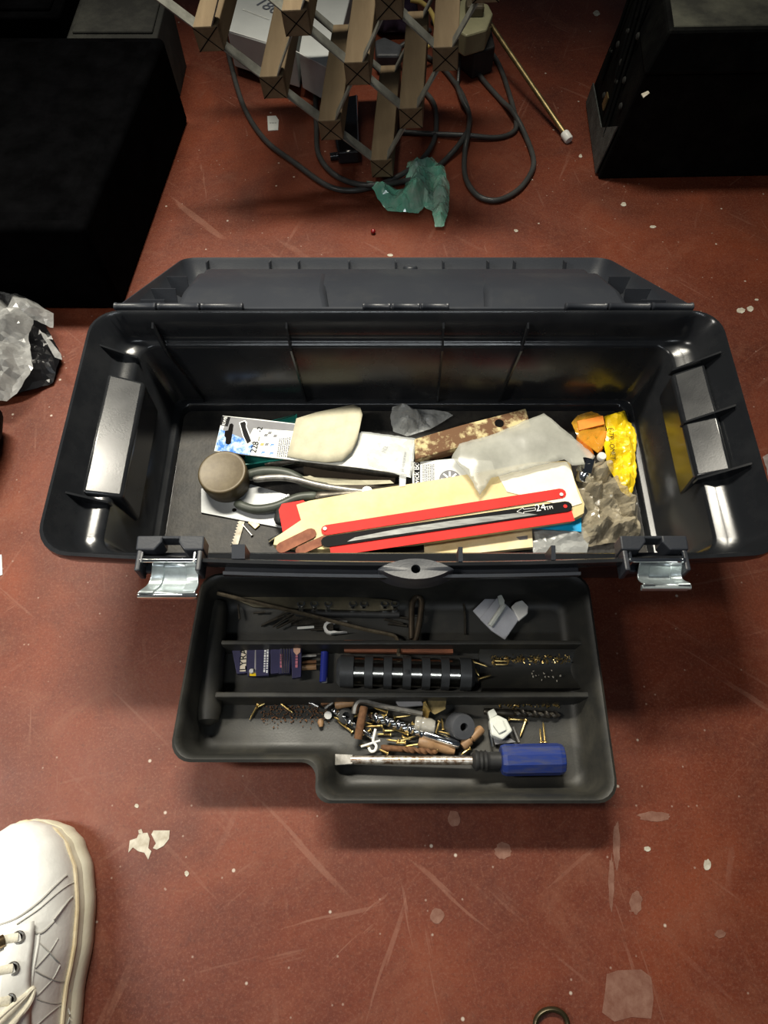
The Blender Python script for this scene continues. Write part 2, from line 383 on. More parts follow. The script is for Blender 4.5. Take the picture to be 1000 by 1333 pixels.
def textline(name, p0, p1, z, m, parent, h):
    """a line of print too small to read: a row of tiny dashes"""
    a, c = at(*p0, z), at(*p1, z); d = c - a; L = d.length; d.normalize(); s_ = Vector((-d.y, d.x, 0)); b = MB(); x = 0; r = random.Random(int(p0[0] * 10))
    while x < L:
        q = r.uniform(.001, .0035); e = min(x + q, L)
        b.add([a + d * x - s_ * h, a + d * e - s_ * h, a + d * e + s_ * h, a + d * x + s_ * h], [[0, 1, 2, 3]]); x = e + r.uniform(.0006, .0012)
    return b.build(name, m, parent)
def copy_thing(o, loc, rot, label=None):
    c = o.copy(); COL.objects.link(c); c.location = loc; c.rotation_euler = rot
    if label: c['label'] = label
    for ch in o.children:
        d = ch.copy(); COL.objects.link(d); d.parent = c
    return c
def rrect(x0, x1, y0, y1, r, z, n=6, bow=0.0):
    """rounded rectangle loop; bow pushes the front (y0) edge outward at mid length"""
    pts = []
    cx = (x0 + x1) / 2; hw = (x1 - x0) / 2
    for (ox, oy, a0) in ((x1 - r, y1 - r, 0), (x0 + r, y1 - r, 90), (x0 + r, y0 + r, 180), (x1 - r, y0 + r, 270)):
        for k in range(n + 1):
            a = math.radians(a0 + 90 * k / n); pts.append([ox + r * math.cos(a), oy + r * math.sin(a)])
        if a0 == 180:
            for k in range(1, 12): pts.append([x0 + r + (x1 - x0 - 2 * r) * k / 12, y0])
    out = []
    for x, y in pts:
        if bow and y < (y0 + y1) / 2: y -= bow * max(0, 1 - ((x - cx) / hw) ** 2)
        out.append(Vector((x, y, z)))
    return out

# ------------------------------------------------------------------ floor
fl = MB().add([(-3, -2, 0), (3, -2, 0), (3, 4, 0), (-3, 4, 0)], [[0, 1, 2, 3]])
fl.v = [Vector(p) for p in fl.v]
floor = fl.build('floor', M_FLOOR, local=True); tag(floor, 'worn red painted concrete floor with scratches and flecks', kind='structure')
def blotch(name, px, py, rx, ry, m, seed, th=0.0005, n=14):
    rnd = random.Random(seed); c = [(px + rx * math.cos(2 * math.pi * k / n) * rnd.uniform(.75, 1.05), py + ry * math.sin(2 * math.pi * k / n) * rnd.uniform(.75, 1.05)) for k in range(n)]
    b = MB(); b.prism(pxs(c, th), (0, 0, -th)); return b.build(name, m, floor)
sheet('paint_chip', [(197, 1086), (200, 1081), (221, 1081), (220, 1092), (213, 1101), (204, 1106), (199, 1104), (203, 1098)], 0.0006, 0.0006, M_FLECK, floor)
sheet('paint_chip', [(180, 1081), (184, 1079), (186, 1084), (181, 1086)], 0.0006, 0.0006, M_FLECK, floor)
sheet('paint_chip', [(167, 1110), (169, 1094), (178, 1091), (181, 1085), (192, 1084), (195, 1092), (193, 1104), (197, 1108), (193, 1119), (188, 1110), (180, 1108), (173, 1103)], 0.0006, 0.0006, M_FLECK, floor)
for k, (x, y, rx, ry) in enumerate([(965, 404, 6, 4), (977, 402, 5, 4), (591, 1065, 9, 12), (569, 1192, 10, 11), (843, 1105, 5, 4), (921, 1126, 6, 8), (938, 1216, 8, 6), (960, 550, 3, 3),
        (672, 300, 3, 2), (850, 295, 5, 2), (812, 266, 4, 3), (777, 17, 5, 4), (243, 1137, 3, 4), (178, 1049, 3, 3), (508, 332, 4, 2), (756, 203, 2.5, 2.5), (985, 390, 3, 1.5)]):
    blotch('paint_chip', x, y, rx, ry, M_FLECK if rx < 8 else M_SCUFF, k + 3)
for k, (x, y, rx, ry) in enumerate([(803, 1100, 5, 34), (852, 1063, 24, 7), (655, 1108, 12, 12), (828, 1175, 9, 16), (796, 1150, 4, 40)]):
    blotch('worn_patch', x, y, rx, ry, M_SCUFF, k + 40, th=0.0003, n=22)

sheet('worn_patch', [(790, 1268), (805, 1263), (835, 1262), (848, 1272), (851, 1300), (848, 1326), (822, 1324), (800, 1330), (784, 1318), (788, 1290)], .0003, .0003, M_SCUFF, floor)
# ------------------------------------------------------------------ toolbox
CX = 0.0240; ZR = 0.17
tb = thing('toolbox', (CX, 0.40, 0), 'large open black plastic toolbox with two metal latches and lid folded back', 'toolbox')
def rr(hx, y0, y1, r, z, bow=0.0): return rrect(CX - hx, CX + hx, y0, y1, r, z, bow=bow)
b = MB()
b.loft([rr(0.272, 0.304, 0.535, 0.02, 0.004), rr(0.284, 0.298, 0.538, 0.022, 0.03), rr(0.304, 0.282, 0.541, 0.024, 0.115), rr(0.320, 0.272, 0.545, 0.026, 0.134, .006),
        rr(0.337, 0.263, 0.549, 0.028, 0.150, .010), rr(0.342, 0.260, 0.552, 0.030, 0.164, .012), rr(0.3425, 0.261, 0.551, 0.030, 0.170, .012), rr(0.3395, 0.264, 0.549, 0.029, 0.1705, .012),
        rr(0.338, 0.266, 0.546, 0.028, 0.168, .012), rr(0.324, 0.269, 0.541, 0.024, 0.143, .008), rr(0.319, 0.271, 0.540, 0.022, 0.1375, .006), rr(0.310, 0.274, 0.537, 0.020, 0.134, .004),
        rr(0.301, 0.278, 0.534, 0.018, 0.1325, .002), rr(0.298, 0.280, 0.532, 0.017, 0.129), rr(0.285, 0.296, 0.531, 0.014, 0.037), rr(0.283, 0.301, 0.530, 0.013, 0.035), rr(0.278, 0.306, 0.525, 0.012, 0.0345),
        rr(0.276, 0.308, 0.523, 0.012, 0.0325), rr(0.275, 0.309, 0.522, 0.012, 0.0225)], cap0=True, cap1=True)
body = b.build('body', M_BOX, tb, smooth=True)
b = MB(); b.loft([rr(0.2745, 0.3095, 0.5215, 0.011, 0.0222), rr(0.2745, 0.3095, 0.5215, 0.011, 0.0232)])
b.build('bottom_panel', M_GRIT, tb)
# fins inside the back wall
def fin_at(px, side='back'):
    b = MB()
    x0 = at(px[0][0], px[0][1], 0.162).x; x1 = at(px[1][0], px[1][1], 0.04).x
    yb = 0.542
    b.prism([(x0, yb, 0.161), (x0, yb - 0.006, 0.158), (x0 * .75 + x1 * .25, yb - 0.016, 0.132), (x1, yb - 0.016, 0.036), (x1, yb, 0.036), ], (0.0022, 0, 0))
    return b.build('rib', M_BOX, body)
for p in (((195, 428), (262, 532)), ((371, 425), (396, 533)), ((576, 412), (569, 530)), ((686, 414), (650, 530))): fin_at(p)
# left pocket and side fins
def side_block(name, x_in, x_out, ya, yb_, z0, z1, slope):
    b = MB()
    b.loft([[Vector((x_out, ya, z0)), Vector((x_in, ya + .002, z0)), Vector((x_in, yb_ - .002, z0)), Vector((x_out, yb_, z0))],
            [Vector((x_out, ya, z1 + slope)), Vector((x_in, ya + .002, z1)), Vector((x_in, yb_ - .002, z1)), Vector((x_out, yb_, z1 + slope))]])
    return b.build(name, M_BOX, tb, bevel=0.004, seg=3, smooth=True)
side_block('handle_pocket', -0.263, -0.300, 0.338, 0.487, 0.075, 0.1300, 0.0138)
side_block('handle_pocket', 0.3165, 0.347, 0.3590, 0.4955, 0.090, 0.1335, 0.0175)
for y in (0.357, 0.426, 0.495):
    b = MB(); b.prism([(0.3155, y, 0.128), (0.317, y, 0.1365), (0.358, y, 0.167), (0.360, y, 0.150), (0.335, y, 0.128)], (0, 0.0022, 0)); b.build('rib', M_BOX, body)
for y in (0.330, 0.512):
    b = MB(); b.prism([(-0.272, y, 0.130), (-0.274, y, 0.137), (-0.312, y, 0.160), (-0.314, y, 0.142), (-0.300, y, 0.128)], (0, 0.0022, 0)); b.build('rib', M_BOX, body)
# front flange: outer lip strip, boss with hole, ribs
def yfront(x, base=0.2605, bow=0.012): return base - bow * max(0, 1 - ((x - CX) / 0.33) ** 2)
b = MB(); xs = [-0.145 + 0.322 * k / 24 for k in range(25)]
b.loft([[Vector((x, yfront(x) - 0.008, 0.158)), Vector((x, yfront(x) - 0.0095, 0.166)), Vector((x, yfront(x) - 0.007, 0.1675)), Vector((x, yfront(x) - 0.0055, 0.161)), Vector((x, yfront(x) + 0.001, 0.160)), Vector((x, yfront(x) + 0.001, 0.150))] for x in xs])
b.build('front_lip', M_LID, tb, smooth=True)
xb = at(541, 730, ZR).x
b = MB(); yc = yfront(xb) - 0.0035; N = 28
outer = [Vector((xb + 0.034 * math.cos(2 * math.pi * k / N), yc + 0.0105 * math.sin(2 * math.pi * k / N) * (0.35 + 0.65 * abs(math.sin(2 * math.pi * k / N))), 0)) for k in range(N)]
inner = [Vector((xb + 0.0042 * math.cos(2 * math.pi * k / N), yc + 0.0042 * math.sin(2 * math.pi * k / N), 0)) for k in range(N)]
def lift(L, z): return [Vector((p.x, p.y, z)) for p in L]
b.loft([lift(outer, 0.150), lift(outer, 0.1705), lift([xb_ * 1 for xb_ in [(o * .9 + i * .1) for o, i in zip(outer, inner)]], 0.1725), lift(inner, 0.172), lift(inner, 0.150)], cap0=False, cap1=False)
b.build('padlock_boss', M_LID, tb, smooth=True)
for px, wd in ((303, 0.016), (596, 0.010), (716, 0.010)):
    x = at(px, 716, ZR).x; b = MB()
    b.prism([(x, yfront(x) + 0.004, 0.171), (x, yfront(x) + 0.016, 0.176), (x, yfront(x) + 0.019, 0.150), (x, yfront(x) + 0.006, 0.150)], (0.004 if px > 400 else 0.012, 0, 0)); b.build('rib', M_LID, body)
# latch housings and latches
def latch(x0, x1, lipx0, lipx1, lip_y, shade):
    """x0..x1: housing; lipx: free end of the opened latch"""
    yf = yfront((x0 + x1) / 2); h = MB()
    wdt = x1 - x0
    h.box((x0 + .0035, yf + 0.002, 0.163), (0.005, 0.026, 0.022)); h.box((x1 - .0035, yf + 0.002, 0.163), (0.005, 0.026, 0.022))
    for s_ in (0, 1):
        xa = x0 if s_ == 0 else x1; d = 1 if s_ == 0 else -1
        h.prism([(xa, yf + 0.022, 0.177), (xa + d * wdt * .38, yf + 0.022, 0.177), (xa + d * wdt * .38, yf + 0.016, 0.176), (xa + d * wdt * .28, yf + 0.0085, 0.1755), (xa, yf + 0.0085, 0.1755)], (0, 0, -0.02))
    h.box(((x0 + x1) / 2, yf + 0.021, 0.168), (wdt * .6, 0.003, 0.016))
    h.box(((x0 + x1) / 2, yf + 0.004, 0.155), (wdt * .9, 0.02, 0.006))
    h.build('latch_housing', M_LID, tb, bevel=0.0015)
    L = MB(); zc = 0.1735
    pin = L.tube([(x0 + .005, yf - .001, zc), (x1 - .005, yf - .001, zc)], 0.0022, 10)
    for xx in (x0 + .007, x1 - .007): L.box((xx, yf + .001, zc - .003), (0.0016, 0.010, 0.012))
    la = L.build('latch_pin', M_CHROME, tb, smooth=True)
    P = MB(); prof = []
    K = 9; loops = []
    for k in range(K + 1):
        t = k / K
        xl = (x0 + .016) * (1 - t) + lipx0 * t if lipx0 < x0 + .02 else (x0 + .009) * (1 - t) + (lipx0) * t
        xr = (x1 - .006) * (1 - t) + lipx1 * t if lipx1 < x1 else (x1 - .018) * (1 - t) + lipx1 * t
        y = (yf - .002) * (1 - t) + lip_y * t; z = zc - 0.004 - 0.012 * math.sin(math.pi * min(1, t * 1.05)) + 0.002 * t
        w_ = xr - xl; f = 0.24
        row = [Vector((xl, y, z + .0028)), Vector((xl + w_ * .02, y, z + .002)), Vector((xl + w_ * f, y, z + .0016)), Vector((xl + w_ * (f + .02), y, z)), Vector((xl + w_ * (1 - f - .02), y, z)),
               Vector((xl + w_ * (1 - f), y, z + .0016)), Vector((xl + w_ * .98, y, z + .002)), Vector((xr, y, z + .0028))]
        loops.append(row)
    P.loft(loops, False, False, closed=False)
    pl = P.build('latch', M_ZINC, tb, smooth=True, solid=0.0012)
    Q = MB(); zl = zc - 0.004
    Q.tube([(lipx0 - .001, lip_y - .001, zl), (lipx1 + .001, lip_y - .001, zl)], 0.0024, 8)
    Q.box(((lipx0 + lipx1) / 2, lip_y - .0012, zl - .003), (lipx1 - lipx0, 0.0016, 0.006))
    Q.build('curled_edge', M_CHROME if shade else M_ZINC, pl, smooth=True)
xa, xb2 = at(178, 722, ZR).x, at(266, 722, ZR).x
latch(xa, xb2, at(180, 775, .172).x, at(254, 775, .172).x, at(215, 774, .17).y, True)
xa, xb2 = at(806, 712, ZR).x, at(893, 712, ZR).x
latch(xa, xb2, at(838, 763, .172).x, at(899, 763, .172).x, at(870, 763, .17).y, False)
# lid, folded back and resting on the floor behind the box
lid_o = Vector((CX, 0.556, 0.166)); far = Vector((0.012, 0.772, 0.036))
W_ = (far - lid_o); W_.x = 0; LL = W_.length; W_.normalize(); Nn = Vector((1, 0, 0)).cross(W_).normalized()
if Nn.z < 0: Nn = -Nn
def LP(u, w_, n): return lid_o + Vector((u - 0.008 * w_ / LL, 0, 0)) + W_ * w_ + Nn * n
def lloop(h0, h1, w0, w1, r, n):
    """tapered rounded outline in the lid plane"""
    pts = []
    for (sx, ww, hh, a0) in ((1, w1, h1, 0), (-1, w1, h1, 90), (-1, w0, h0, 180), (1, w0, h0, 270)):
        for k in range(6):
            a = math.radians(a0 + 90 * k / 5); ux = sx * (hh - r) + r * math.cos(a); wy = (ww - r if a0 < 180 else ww + r) + r * math.sin(a)
            pts.append(LP(ux, wy, n))
    return pts
b = MB()
b.loft([lloop(.285, .262, .012, LL - .030, .02, -0.048), lloop(.305, .285, .004, LL - .012, .02, -0.040), lloop(.318, .298, 0, LL, .022, -0.012), lloop(.319, .299, 0, LL, .022, 0.001),
        lloop(.316, .296, .003, LL - .003, .020, 0.002), lloop(.3145, .2945, .005, LL - .005, .019, -0.002), lloop(.308, .288, .008, LL - .010, .018, -0.024), lloop(.300, .278, .012, LL - .018, .015, -0.030)])
lid = b.build('lid', M_LID, tb, smooth=True)
def lid_block(name, u0, u1, w0, w1, n0, n1, ins, m=M_LID, par=None, bev=0.005):
    b = MB()
    b.loft([[LP(u0, w0, n0), LP(u1, w0, n0), LP(u1, w1, n0), LP(u0, w1, n0)], [LP(u0 + ins, w0 + ins * .6, n1), LP(u1 - ins, w0 + ins * .6, n1), LP(u1 - ins, w1 - ins, n1), LP(u0 + ins, w1 - ins, n1)]])
    return b.build(name, m, par or lid, bevel=bev, seg=3, smooth=True)
def lid_ramp(name, u0, u1, w0, wt, w1, n0, n1, ins):
    b = MB(); b.loft([[LP(u0, w0, n0), LP(u1, w0, n0), LP(u1, w1, n0), LP(u0, w1, n0)], [LP(u0 + ins, wt, n1), LP(u1 - ins, wt, n1), LP(u1 - ins, w1 - .012, n1), LP(u0 + ins, w1 - .012, n1)]])
    return b.build(name, M_LID, lid, bevel=0.006, seg=3, smooth=True)
lid_ramp('raised_panel', -.272, .268, .014, .122, LL - .032, -.031, -.003, .014)
lid_ramp('compartment', -.275, -.082, .012, .088, .19, -.031, -.0015, .012)
lid_ramp('compartment', .092, .275, .012, .088, .19, -.031, -.0015, .012)
for u in (-.262, -.175, -.135, -.065, 0.0, .066, .128, .165, .235):
    lid_block('rib', u - .001, u + .001, LL - .020, LL - .004, -0.028, -0.001, 0, bev=0)
for s_ in (-1, 1):
    for w_, ln in ((.05, .022), (.10, .024), (.16, .026)): lid_block('rib', s_ * .300 - s_ * ln - .001 if s_ > 0 else -.306, .306 if s_ > 0 else -.300 + ln, w_, w_ + .002, -0.028, -0.003, 0, bev=0)
b = MB(); b.lathe([(0.010, 0), (0.010, .012), (.008, .014)], LP(0.02, LL - .018, -.02), Nn, 14); b.build('catch_boss', M_LID, lid, smooth=True)
for (pa, pb) in ((148, 318), (472, 586), (736, 905)):
    xa, xb2 = at(pa, 398, .172).x, at(pb, 398, .172).x
    hb = MB(); zc, yc2 = 0.1705, 0.556
    for k in range(3):
        x0 = xa + (xb2 - xa) * k / 3; x1 = xa + (xb2 - xa) * (k + 1) / 3 - .0012
        hb.lathe([(.0032, 0), (.0044, .0008), (.0044, .003), (.0038, .0036), (.0038, x1 - x0 - .0036), (.0044, x1 - x0 - .003), (.0044, x1 - x0 - .0008), (.0032, x1 - x0)], (x0, yc2, zc), (1, 0, 0), 12)
        hb.box(((x0 + x1) / 2, yc2 - .002, zc - .006), (x1 - x0 - .004, .004, .010))
    hb.build('hinge_barrel', M_LID, tb, smooth=True)

# ------------------------------------------------------------------ tray in front of the toolbox
TZ = 0.055
tray = thing('tool_tray', (0.01, 0.17, 0), 'dusty black plastic lift-out tray of small hardware on floor before toolbox', 'tray')
def tloop(ins, z, r):
    x0, x1, y1 = -0.199 + ins, 0.2155 - ins, 0.2865 - ins; ya, yb2 = 0.0985 + ins, 0.0625 + ins; xn = -0.062 + ins
    x1f = x1
    pts = []
    def arc(cx, cy, a0, a1, rad, n=5):
        for k in range(n + 1):
            a = math.radians(a0 + (a1 - a0) * k / n); pts.append(Vector((cx + rad * math.cos(a), cy + rad * math.sin(a), z)))
    arc(x1 - r, y1 - r, 0, 90, r); arc(x0 + .006 + r, y1 - r, 90, 180, r); arc(x0 - .002 + r, ya + r, 180, 270, r)
    rn = min(r, 0.014); arc(xn - rn, ya - rn, 90, 0, rn); arc(xn + rn, yb2 + rn, 180, 270, rn); arc(x1 - r, yb2 + r, 270, 360, r)
    return pts
b = MB()
b.loft([tloop(.020, 0.002, .014), tloop(.014, .010, .016), tloop(.004, .046, .018), tloop(-.001, .048, .019), tloop(-.002, .055, .02), tloop(.0005, .0568, .019), tloop(.003, .0555, .018),
        tloop(.006, .050, .016), tloop(.013, .016, .013), tloop(.018, .0095, .011), tloop(.024, .008, .009)])
tbody = b.build('body', M_TRAY, tray, smooth=True)
def wall_strip(px0, px1, py, z, wd, name='divider', z0=0.006):
    a, c = at(px0, py, z), at(px1, py, z); y = (a.y + c.y) / 2
    b = MB(); b.loft([[Vector((a.x, y - wd / 2 - .002, z0)), Vector((c.x, y - wd / 2 - .002, z0)), Vector((c.x, y + wd / 2 + .002, z0)), Vector((a.x, y + wd / 2 + .002, z0))],
                      [Vector((a.x, y - wd / 2, z)), Vector((c.x, y - wd / 2, z)), Vector((c.x, y + wd / 2, z)), Vector((a.x, y + wd / 2, z))]])
    return b.build(name, M_TRAY, tray, bevel=0.0012)
wall_strip(288, 760, 836, 0.036, 0.0045)
wall_strip(280, 768, 904, 0.036, 0.0055)
b = MB(); p0, p1 = at(279, 778, .034), at(268, 938, .034)
b.lathe([(.004, -.002), (.0105, .002), (.0125, .012), (.0125, (p1 - p0).length - .012), (.0105, (p1 - p0).length - .002), (.004, (p1 - p0).length + .002)], p0 + Vector((0, 0, -.012)), (p1 - p0), 16)
b.build('handle_trough', M_TRAY, tray, smooth=True)
# curved channel floor between the dividers
ya, yb2 = at(600, 897, .02).y, at(600, 843, .02).y; xa, xb2 = at(625, 870, .014).x, at(752, 870, .014).x
b = MB(); K = 10; loops = []
for x in (xa, xb2):
    L = []
    for k in range(K + 1):
        t = k / K; y = ya + (yb2 - ya) * t; L.append(Vector((x, y, 0.011 + 0.012 * (2 * t - 1) ** 2)))
    L += [Vector((x, yb2, .007)), Vector((x, ya, .007))]; loops.append(L)
b.loft(loops); b.build('curved_channel', M_TRAY, tray, smooth=True)

# ------------------------------------------------------------------ things inside the toolbox
ZB = 0.0232
def along(px0, px1, z0, z1=None):
    a = at(*px0, z0); c = at(*px1, z0 if z1 is None else z1); return a, c
def strip(px0, px1, wpx, z, th, m, name, parent=None, rnd=0.0, n=5, z1=None, bevel=0.0):
    """flat bar between two pixels, half-width wpx pixels, ends rounded when rnd"""
    a, c = along(px0, px1, z, z1); d = (c - a); L = d.length; d.normalize(); s_ = Vector((-d.y, d.x, 0)).normalized()
    hw = wpx * 0.80 / FPX
    pts = []
    if rnd:
        for k in range(n + 1):
            t = math.pi / 2 + math.pi * k / n; pts.append(a + d * (hw * (1 + math.cos(t))) + s_ * hw * math.sin(t) - d * 0)
        for k in range(n + 1):
            t = -math.pi / 2 + math.pi * k / n; pts.append(c + d * (hw * (math.cos(t) - 1)) + s_ * hw * math.sin(t))
    else: pts = [a - s_ * hw, c - s_ * hw, c + s_ * hw, a + s_ * hw]
    b = MB(); b.prism(pts, (0, 0, -th)); return b.build(name, m, parent, bevel=bevel)

# grey sheet steel scraper plate
pl = thing('steel_plate', at(330, 668, ZB), 'flat grey painted steel plate with a hanging hole under pliers', 'plate')
b = MB(); P = pxs([(262, 636), (318, 628), (388, 648), (372, 688), (262, 667)], ZB + .0024); b.prism(P, (0, 0, -.0014)); b.build('plate', M_GREYPAINT, pl)
b = MB(); c = at(305, 664, ZB + .0028); b.lathe([(.0024, 0), (.0024, .0004)], c, (0, 0, 1), 12); b.build('hole', M_DARKINSIDE, pl)
words('printed_text', 'SBS', (366, 650), (377, 648), ZB + .0026, M_WHITEPRINT, pl)
# rusty saw-toothed blade stub below it
b = MB(); a, c = at(312, 678, ZB + .002), at(302, 712, ZB + .002); d = (c - a).normalized(); s_ = Vector((-d.y, d.x, 0)); L = (c - a).length; pts = [a, a + s_ * .006]
pts += [c + s_ * .006]
pts += [c - s_ * .002 - d * .003]
for k in range(9): pts += [c - d * (L * (k + .5) / 9) - s_ * (.0022), c - d * (L * (k + 1) / 9)]
b.prism(pts[:-1], (0, 0, -.0012)); tag(b.build('jigsaw_blade', M_FLECK), 'short rust-flecked pale jigsaw blade lying on toolbox bottom', 'saw blade')
b = MB(); a, c = at(316, 683, ZB + .0015), at(328, 697, ZB + .0015); b.tube([a, c], .0008, 6); b.lathe([(.0018, 0), (.0018, .0006)], c, c - a, 8); tag(b.build('steel_nail', M_STEEL, smooth=True), 'small thin nail on toolbox bottom beside jigsaw blade', 'nail')
b = MB(); c = at(331, 682, ZB); b.prism(pxs([(323, 680), (331, 678), (338, 683), (332, 688)], ZB + .003), (0, 0, -.003)); tag(b.build('brass_clip', M_BRASSDULL), 'small bent brass clip on toolbox bottom below grey plate', 'clip')
b = MB(); a, c = at(350, 705, ZB + .004), at(362, 698, ZB + .004); b.tube([a, c], .0026, 8); tag(b.build('steel_pin', M_CHROME, smooth=True), 'short shiny steel pin half hidden beside red card', 'pin')
# olive round tin
t = thing('round_tin', at(297, 632, ZB), 'round olive brown lidded tin in toolbox corner', 'tin')
c = at(297, 630, ZB + .001); R_ = .0272
b = MB(); b.lathe([(R_ - .002, .0015), (R_ - .0005, .003), (R_ - .0005, .018), (R_ - .001, .019)], c, (0, 0, 1), 40); b.build('tin_body', M_OLIVE, t, smooth=True)
b = MB(); b.lathe([(R_, .017), (R_ + .0010, .0175), (R_ + .0010, .0285), (R_ + .0004, .030), (R_ - .001, .0306), (R_ - .003, .0300), (0.00001, .0300)], c, (-.04, -.02, 1), 40, cap=False); b.build('tin_lid', M_OLIVE, t, smooth=True)
# teal plastic case under the saw card
t = thing('teal_case', at(352, 575, ZB), 'teal plastic case mostly hidden under printed saw card', 'case')
b = MB(); P = pxs([(316, 606), (342, 602), (388, 596), (386, 540), (340, 552), (322, 590)], ZB + .013); b.prism(P, (0, 0, -.013)); cs = b.build('case_body', M_TEAL, t, bevel=.0015)
b = MB(); b.tube([p + Vector((0, 0, .001)) for p in P], .0011, 6, closed=True); b.build('rim', mat('teal_edge', (0.03, 0.30, 0.24), 0.3), t, smooth=True)
# pliers
t = thing('pliers', at(430, 630, ZB), 'steel pliers with curved grey-green grips below printed saw card', 'pliers')
b = MB(); b.tube(crm([at(322, 619, ZB + .013), at(345, 614, ZB + .015), at(375, 617, ZB + .015), at(402, 630, ZB + .013), at(432, 636, ZB + .012)], 6), [.004] + [.0062] * 22 + [.005, .004], 10); b.build('grip', M_GRIP, t, smooth=True)
b = MB(); b.tube(crm([at(306, 655, ZB + .008), at(330, 663, ZB + .009), at(358, 660, ZB + .010), at(388, 648, ZB + .011), at(414, 646, ZB + .011)], 6), [.003, .0045] + [.0056] * 21 + [.005, .004], 10); b.build('grip', M_GRIP, t, smooth=True)
b = MB(); b.tube(crm([at(330, 624, ZB + .017), at(372, 622, ZB + .018), at(420, 633, ZB + .016), at(470, 640, ZB + .014), at(505, 640, ZB + .013)], 6), [.003] + [.0042] * 22 + [.003, .002], 10); b.build('handle_core', M_STEEL, t, smooth=True)
b = MB(); b.tube(crm([at(410, 648, ZB + .010), at(450, 645, ZB + .011), at(500, 640, ZB + .011), at(560, 632, ZB + .010)], 6), [.005] + [.007] * 14 + [.006, .005, .004, .003], 10); b.build('jaw', M_DARKSTEEL, t, smooth=True)
b = MB(); b.lathe([(.006, 0), (.0065, .002), (.006, .004)], at(478, 641, ZB + .016), (0, 0, 1), 14); b.build('pivot', M_STEEL, t, smooth=True)
# dark tools under the card
b = MB(); b.tube(crm([at(345, 604, ZB + .006), at(390, 600, ZB + .007), at(430, 606, ZB + .007), at(525, 618, ZB + .006)], 5), [.004, .006] + [.007] * 12 + [.006, .004], 10); tag(b.build('round_file', M_DARKSTEEL, smooth=True), 'dark oily round file lying under printed saw card', 'file')
b = MB(); b.tube([at(360, 609, ZB + .010), at(390, 602, ZB + .012)], .0014, 6); tag(b.build('steel_rod', M_CHROME, smooth=True), 'thin bright steel rod between teal case and pliers', 'rod')
b = MB(); b.prism(pxs([(395, 606), (470, 612), (515, 622), (512, 640), (440, 636), (396, 626)], ZB + .006), (0, 0, -.006)); tag(b.build('wooden_block', mat('dark_wood', (0.045, 0.032, 0.02), .7)), 'dark brown wooden block under the torn card strip', 'block')
b = MB()
P = pxs([(378, 621, .041), (400, 620, .043), (403, 619, .043), (409, 621, .043), (440, 623, .044), (470, 625, .043), (508, 625, .041), (513, 629, .040), (480, 631, .040), (430, 631, .039), (395, 627, .039)], .04)
b.prism(P, (0, 0, -.0008)); tag(b.build('torn_card_strip', M_CARDBACK), 'narrow torn strip of pale cardboard between saw card and pliers', 'card')
# printed saw-blade card "228 mm"
sc_z = 0.050
t = thing('saw_blade_card', at(410, 580, .04), 'printed saw blade card marked 228 mm with torn cardboard flap', 'package')
card = sheet('card', [(290, 541), (340, 546), (388, 552), (540, 573), (533, 618), (470, 609), (376, 598), (279, 587)], sc_z, .0016, M_CARDW, t)
sheet('grey_print', [(297, 542.5), (386, 552.5), (386, 561), (330, 557), (322, 572), (288, 565)], sc_z + .0004, .0003, M_GREYPRINT, t)
sheet('blue_print', [(286, 558), (300, 564), (322, 573), (330, 580), (325, 592.5), (280, 586)], sc_z + .0005, .0003, M_BLUEPRINT, t)
sheet('black_label', [(289, 541.5), (300, 543), (296.5, 555), (287, 553)], sc_z + .0008, .0003, M_BLACKPRINT, t)
sheet('hang_hole', [(299, 552), (302, 551), (304, 553), (300.5, 577), (297, 578.5), (293.5, 577), (294, 570), (292, 567), (293, 561), (297, 560)], sc_z + .0009, .0003, M_DARKINSIDE, t)
sheet('tool_picture', [(311, 550), (319, 547), (322, 550), (321, 555), (329, 575), (322, 580), (316, 568)], sc_z + .0008, .0003, M_CARDW, t)
sheet('tool_picture', [(312.5, 550.5), (318.5, 548.5), (320, 551), (320, 556), (327, 574), (322, 577.5), (317, 567)], sc_z + .0011, .0003, M_BLACKPRINT, t)
words('printed_text', 'KWB', (293, 554), (296, 543.5), sc_z + .0009, M_WHITEPRINT, t)
words('printed_text', '228', (333, 590), (337, 576), sc_z + .0003, M_BLACKPRINT, t)
words('printed_text', 'mm', (337.5, 574.5), (339, 569), sc_z + .0003, M_BLACKPRINT, t)
words('printed_text', '-2', (340, 563), (342, 557), sc_z + .0003, M_BLACKPRINT, t)
for k in range(6): textline('small_print', (361 + k * 2.6 , 594 + k * .25), (364.5 + k * 2.6, 571 - k * .5), sc_z + .0005, M_GREYPRINT, t, .0007)
for k, (x, y, m_) in enumerate(((341, 578, M_ORANGE), (347, 578, M_GREYPRINT), (354, 579, M_BLUEPRINT), (342, 589, M_BLUEPRINT), (353, 590, M_BLUEPRINT), (346, 566, M_GREYPRINT), (351, 563, M_GREYPRINT), (358, 567, M_GREYPRINT))):
    sheet('pictogram', [(x - 2.5, y + 1.5), (x - 1, y - 1.5), (x + 3, y - 1), (x + 1.5, y + 2)], sc_z + .0004, .0003, m_, t)
words('printed_text', 'N2', (502, 590), (505, 582), sc_z + .0003, M_GREYPRINT, t)
textline('small_print', (524, 614), (528, 588), sc_z + .0005, M_GREYPRINT, t, .0012)
# blister film wrapping its right half
b = MB(); P = [(470, 562), (505, 566), (541, 571), (539, 596), (535, 622), (522, 619), (480, 606)]
film('blister_film', P, sc_z + .0008, .0022, 5, M_FILM, t, step=.004, freq=40, rim=.004)
sheet('foil_tab', [(520, 617), (529, 618), (528, 632), (520, 633)], sc_z - .002, .001, M_FILM, t)
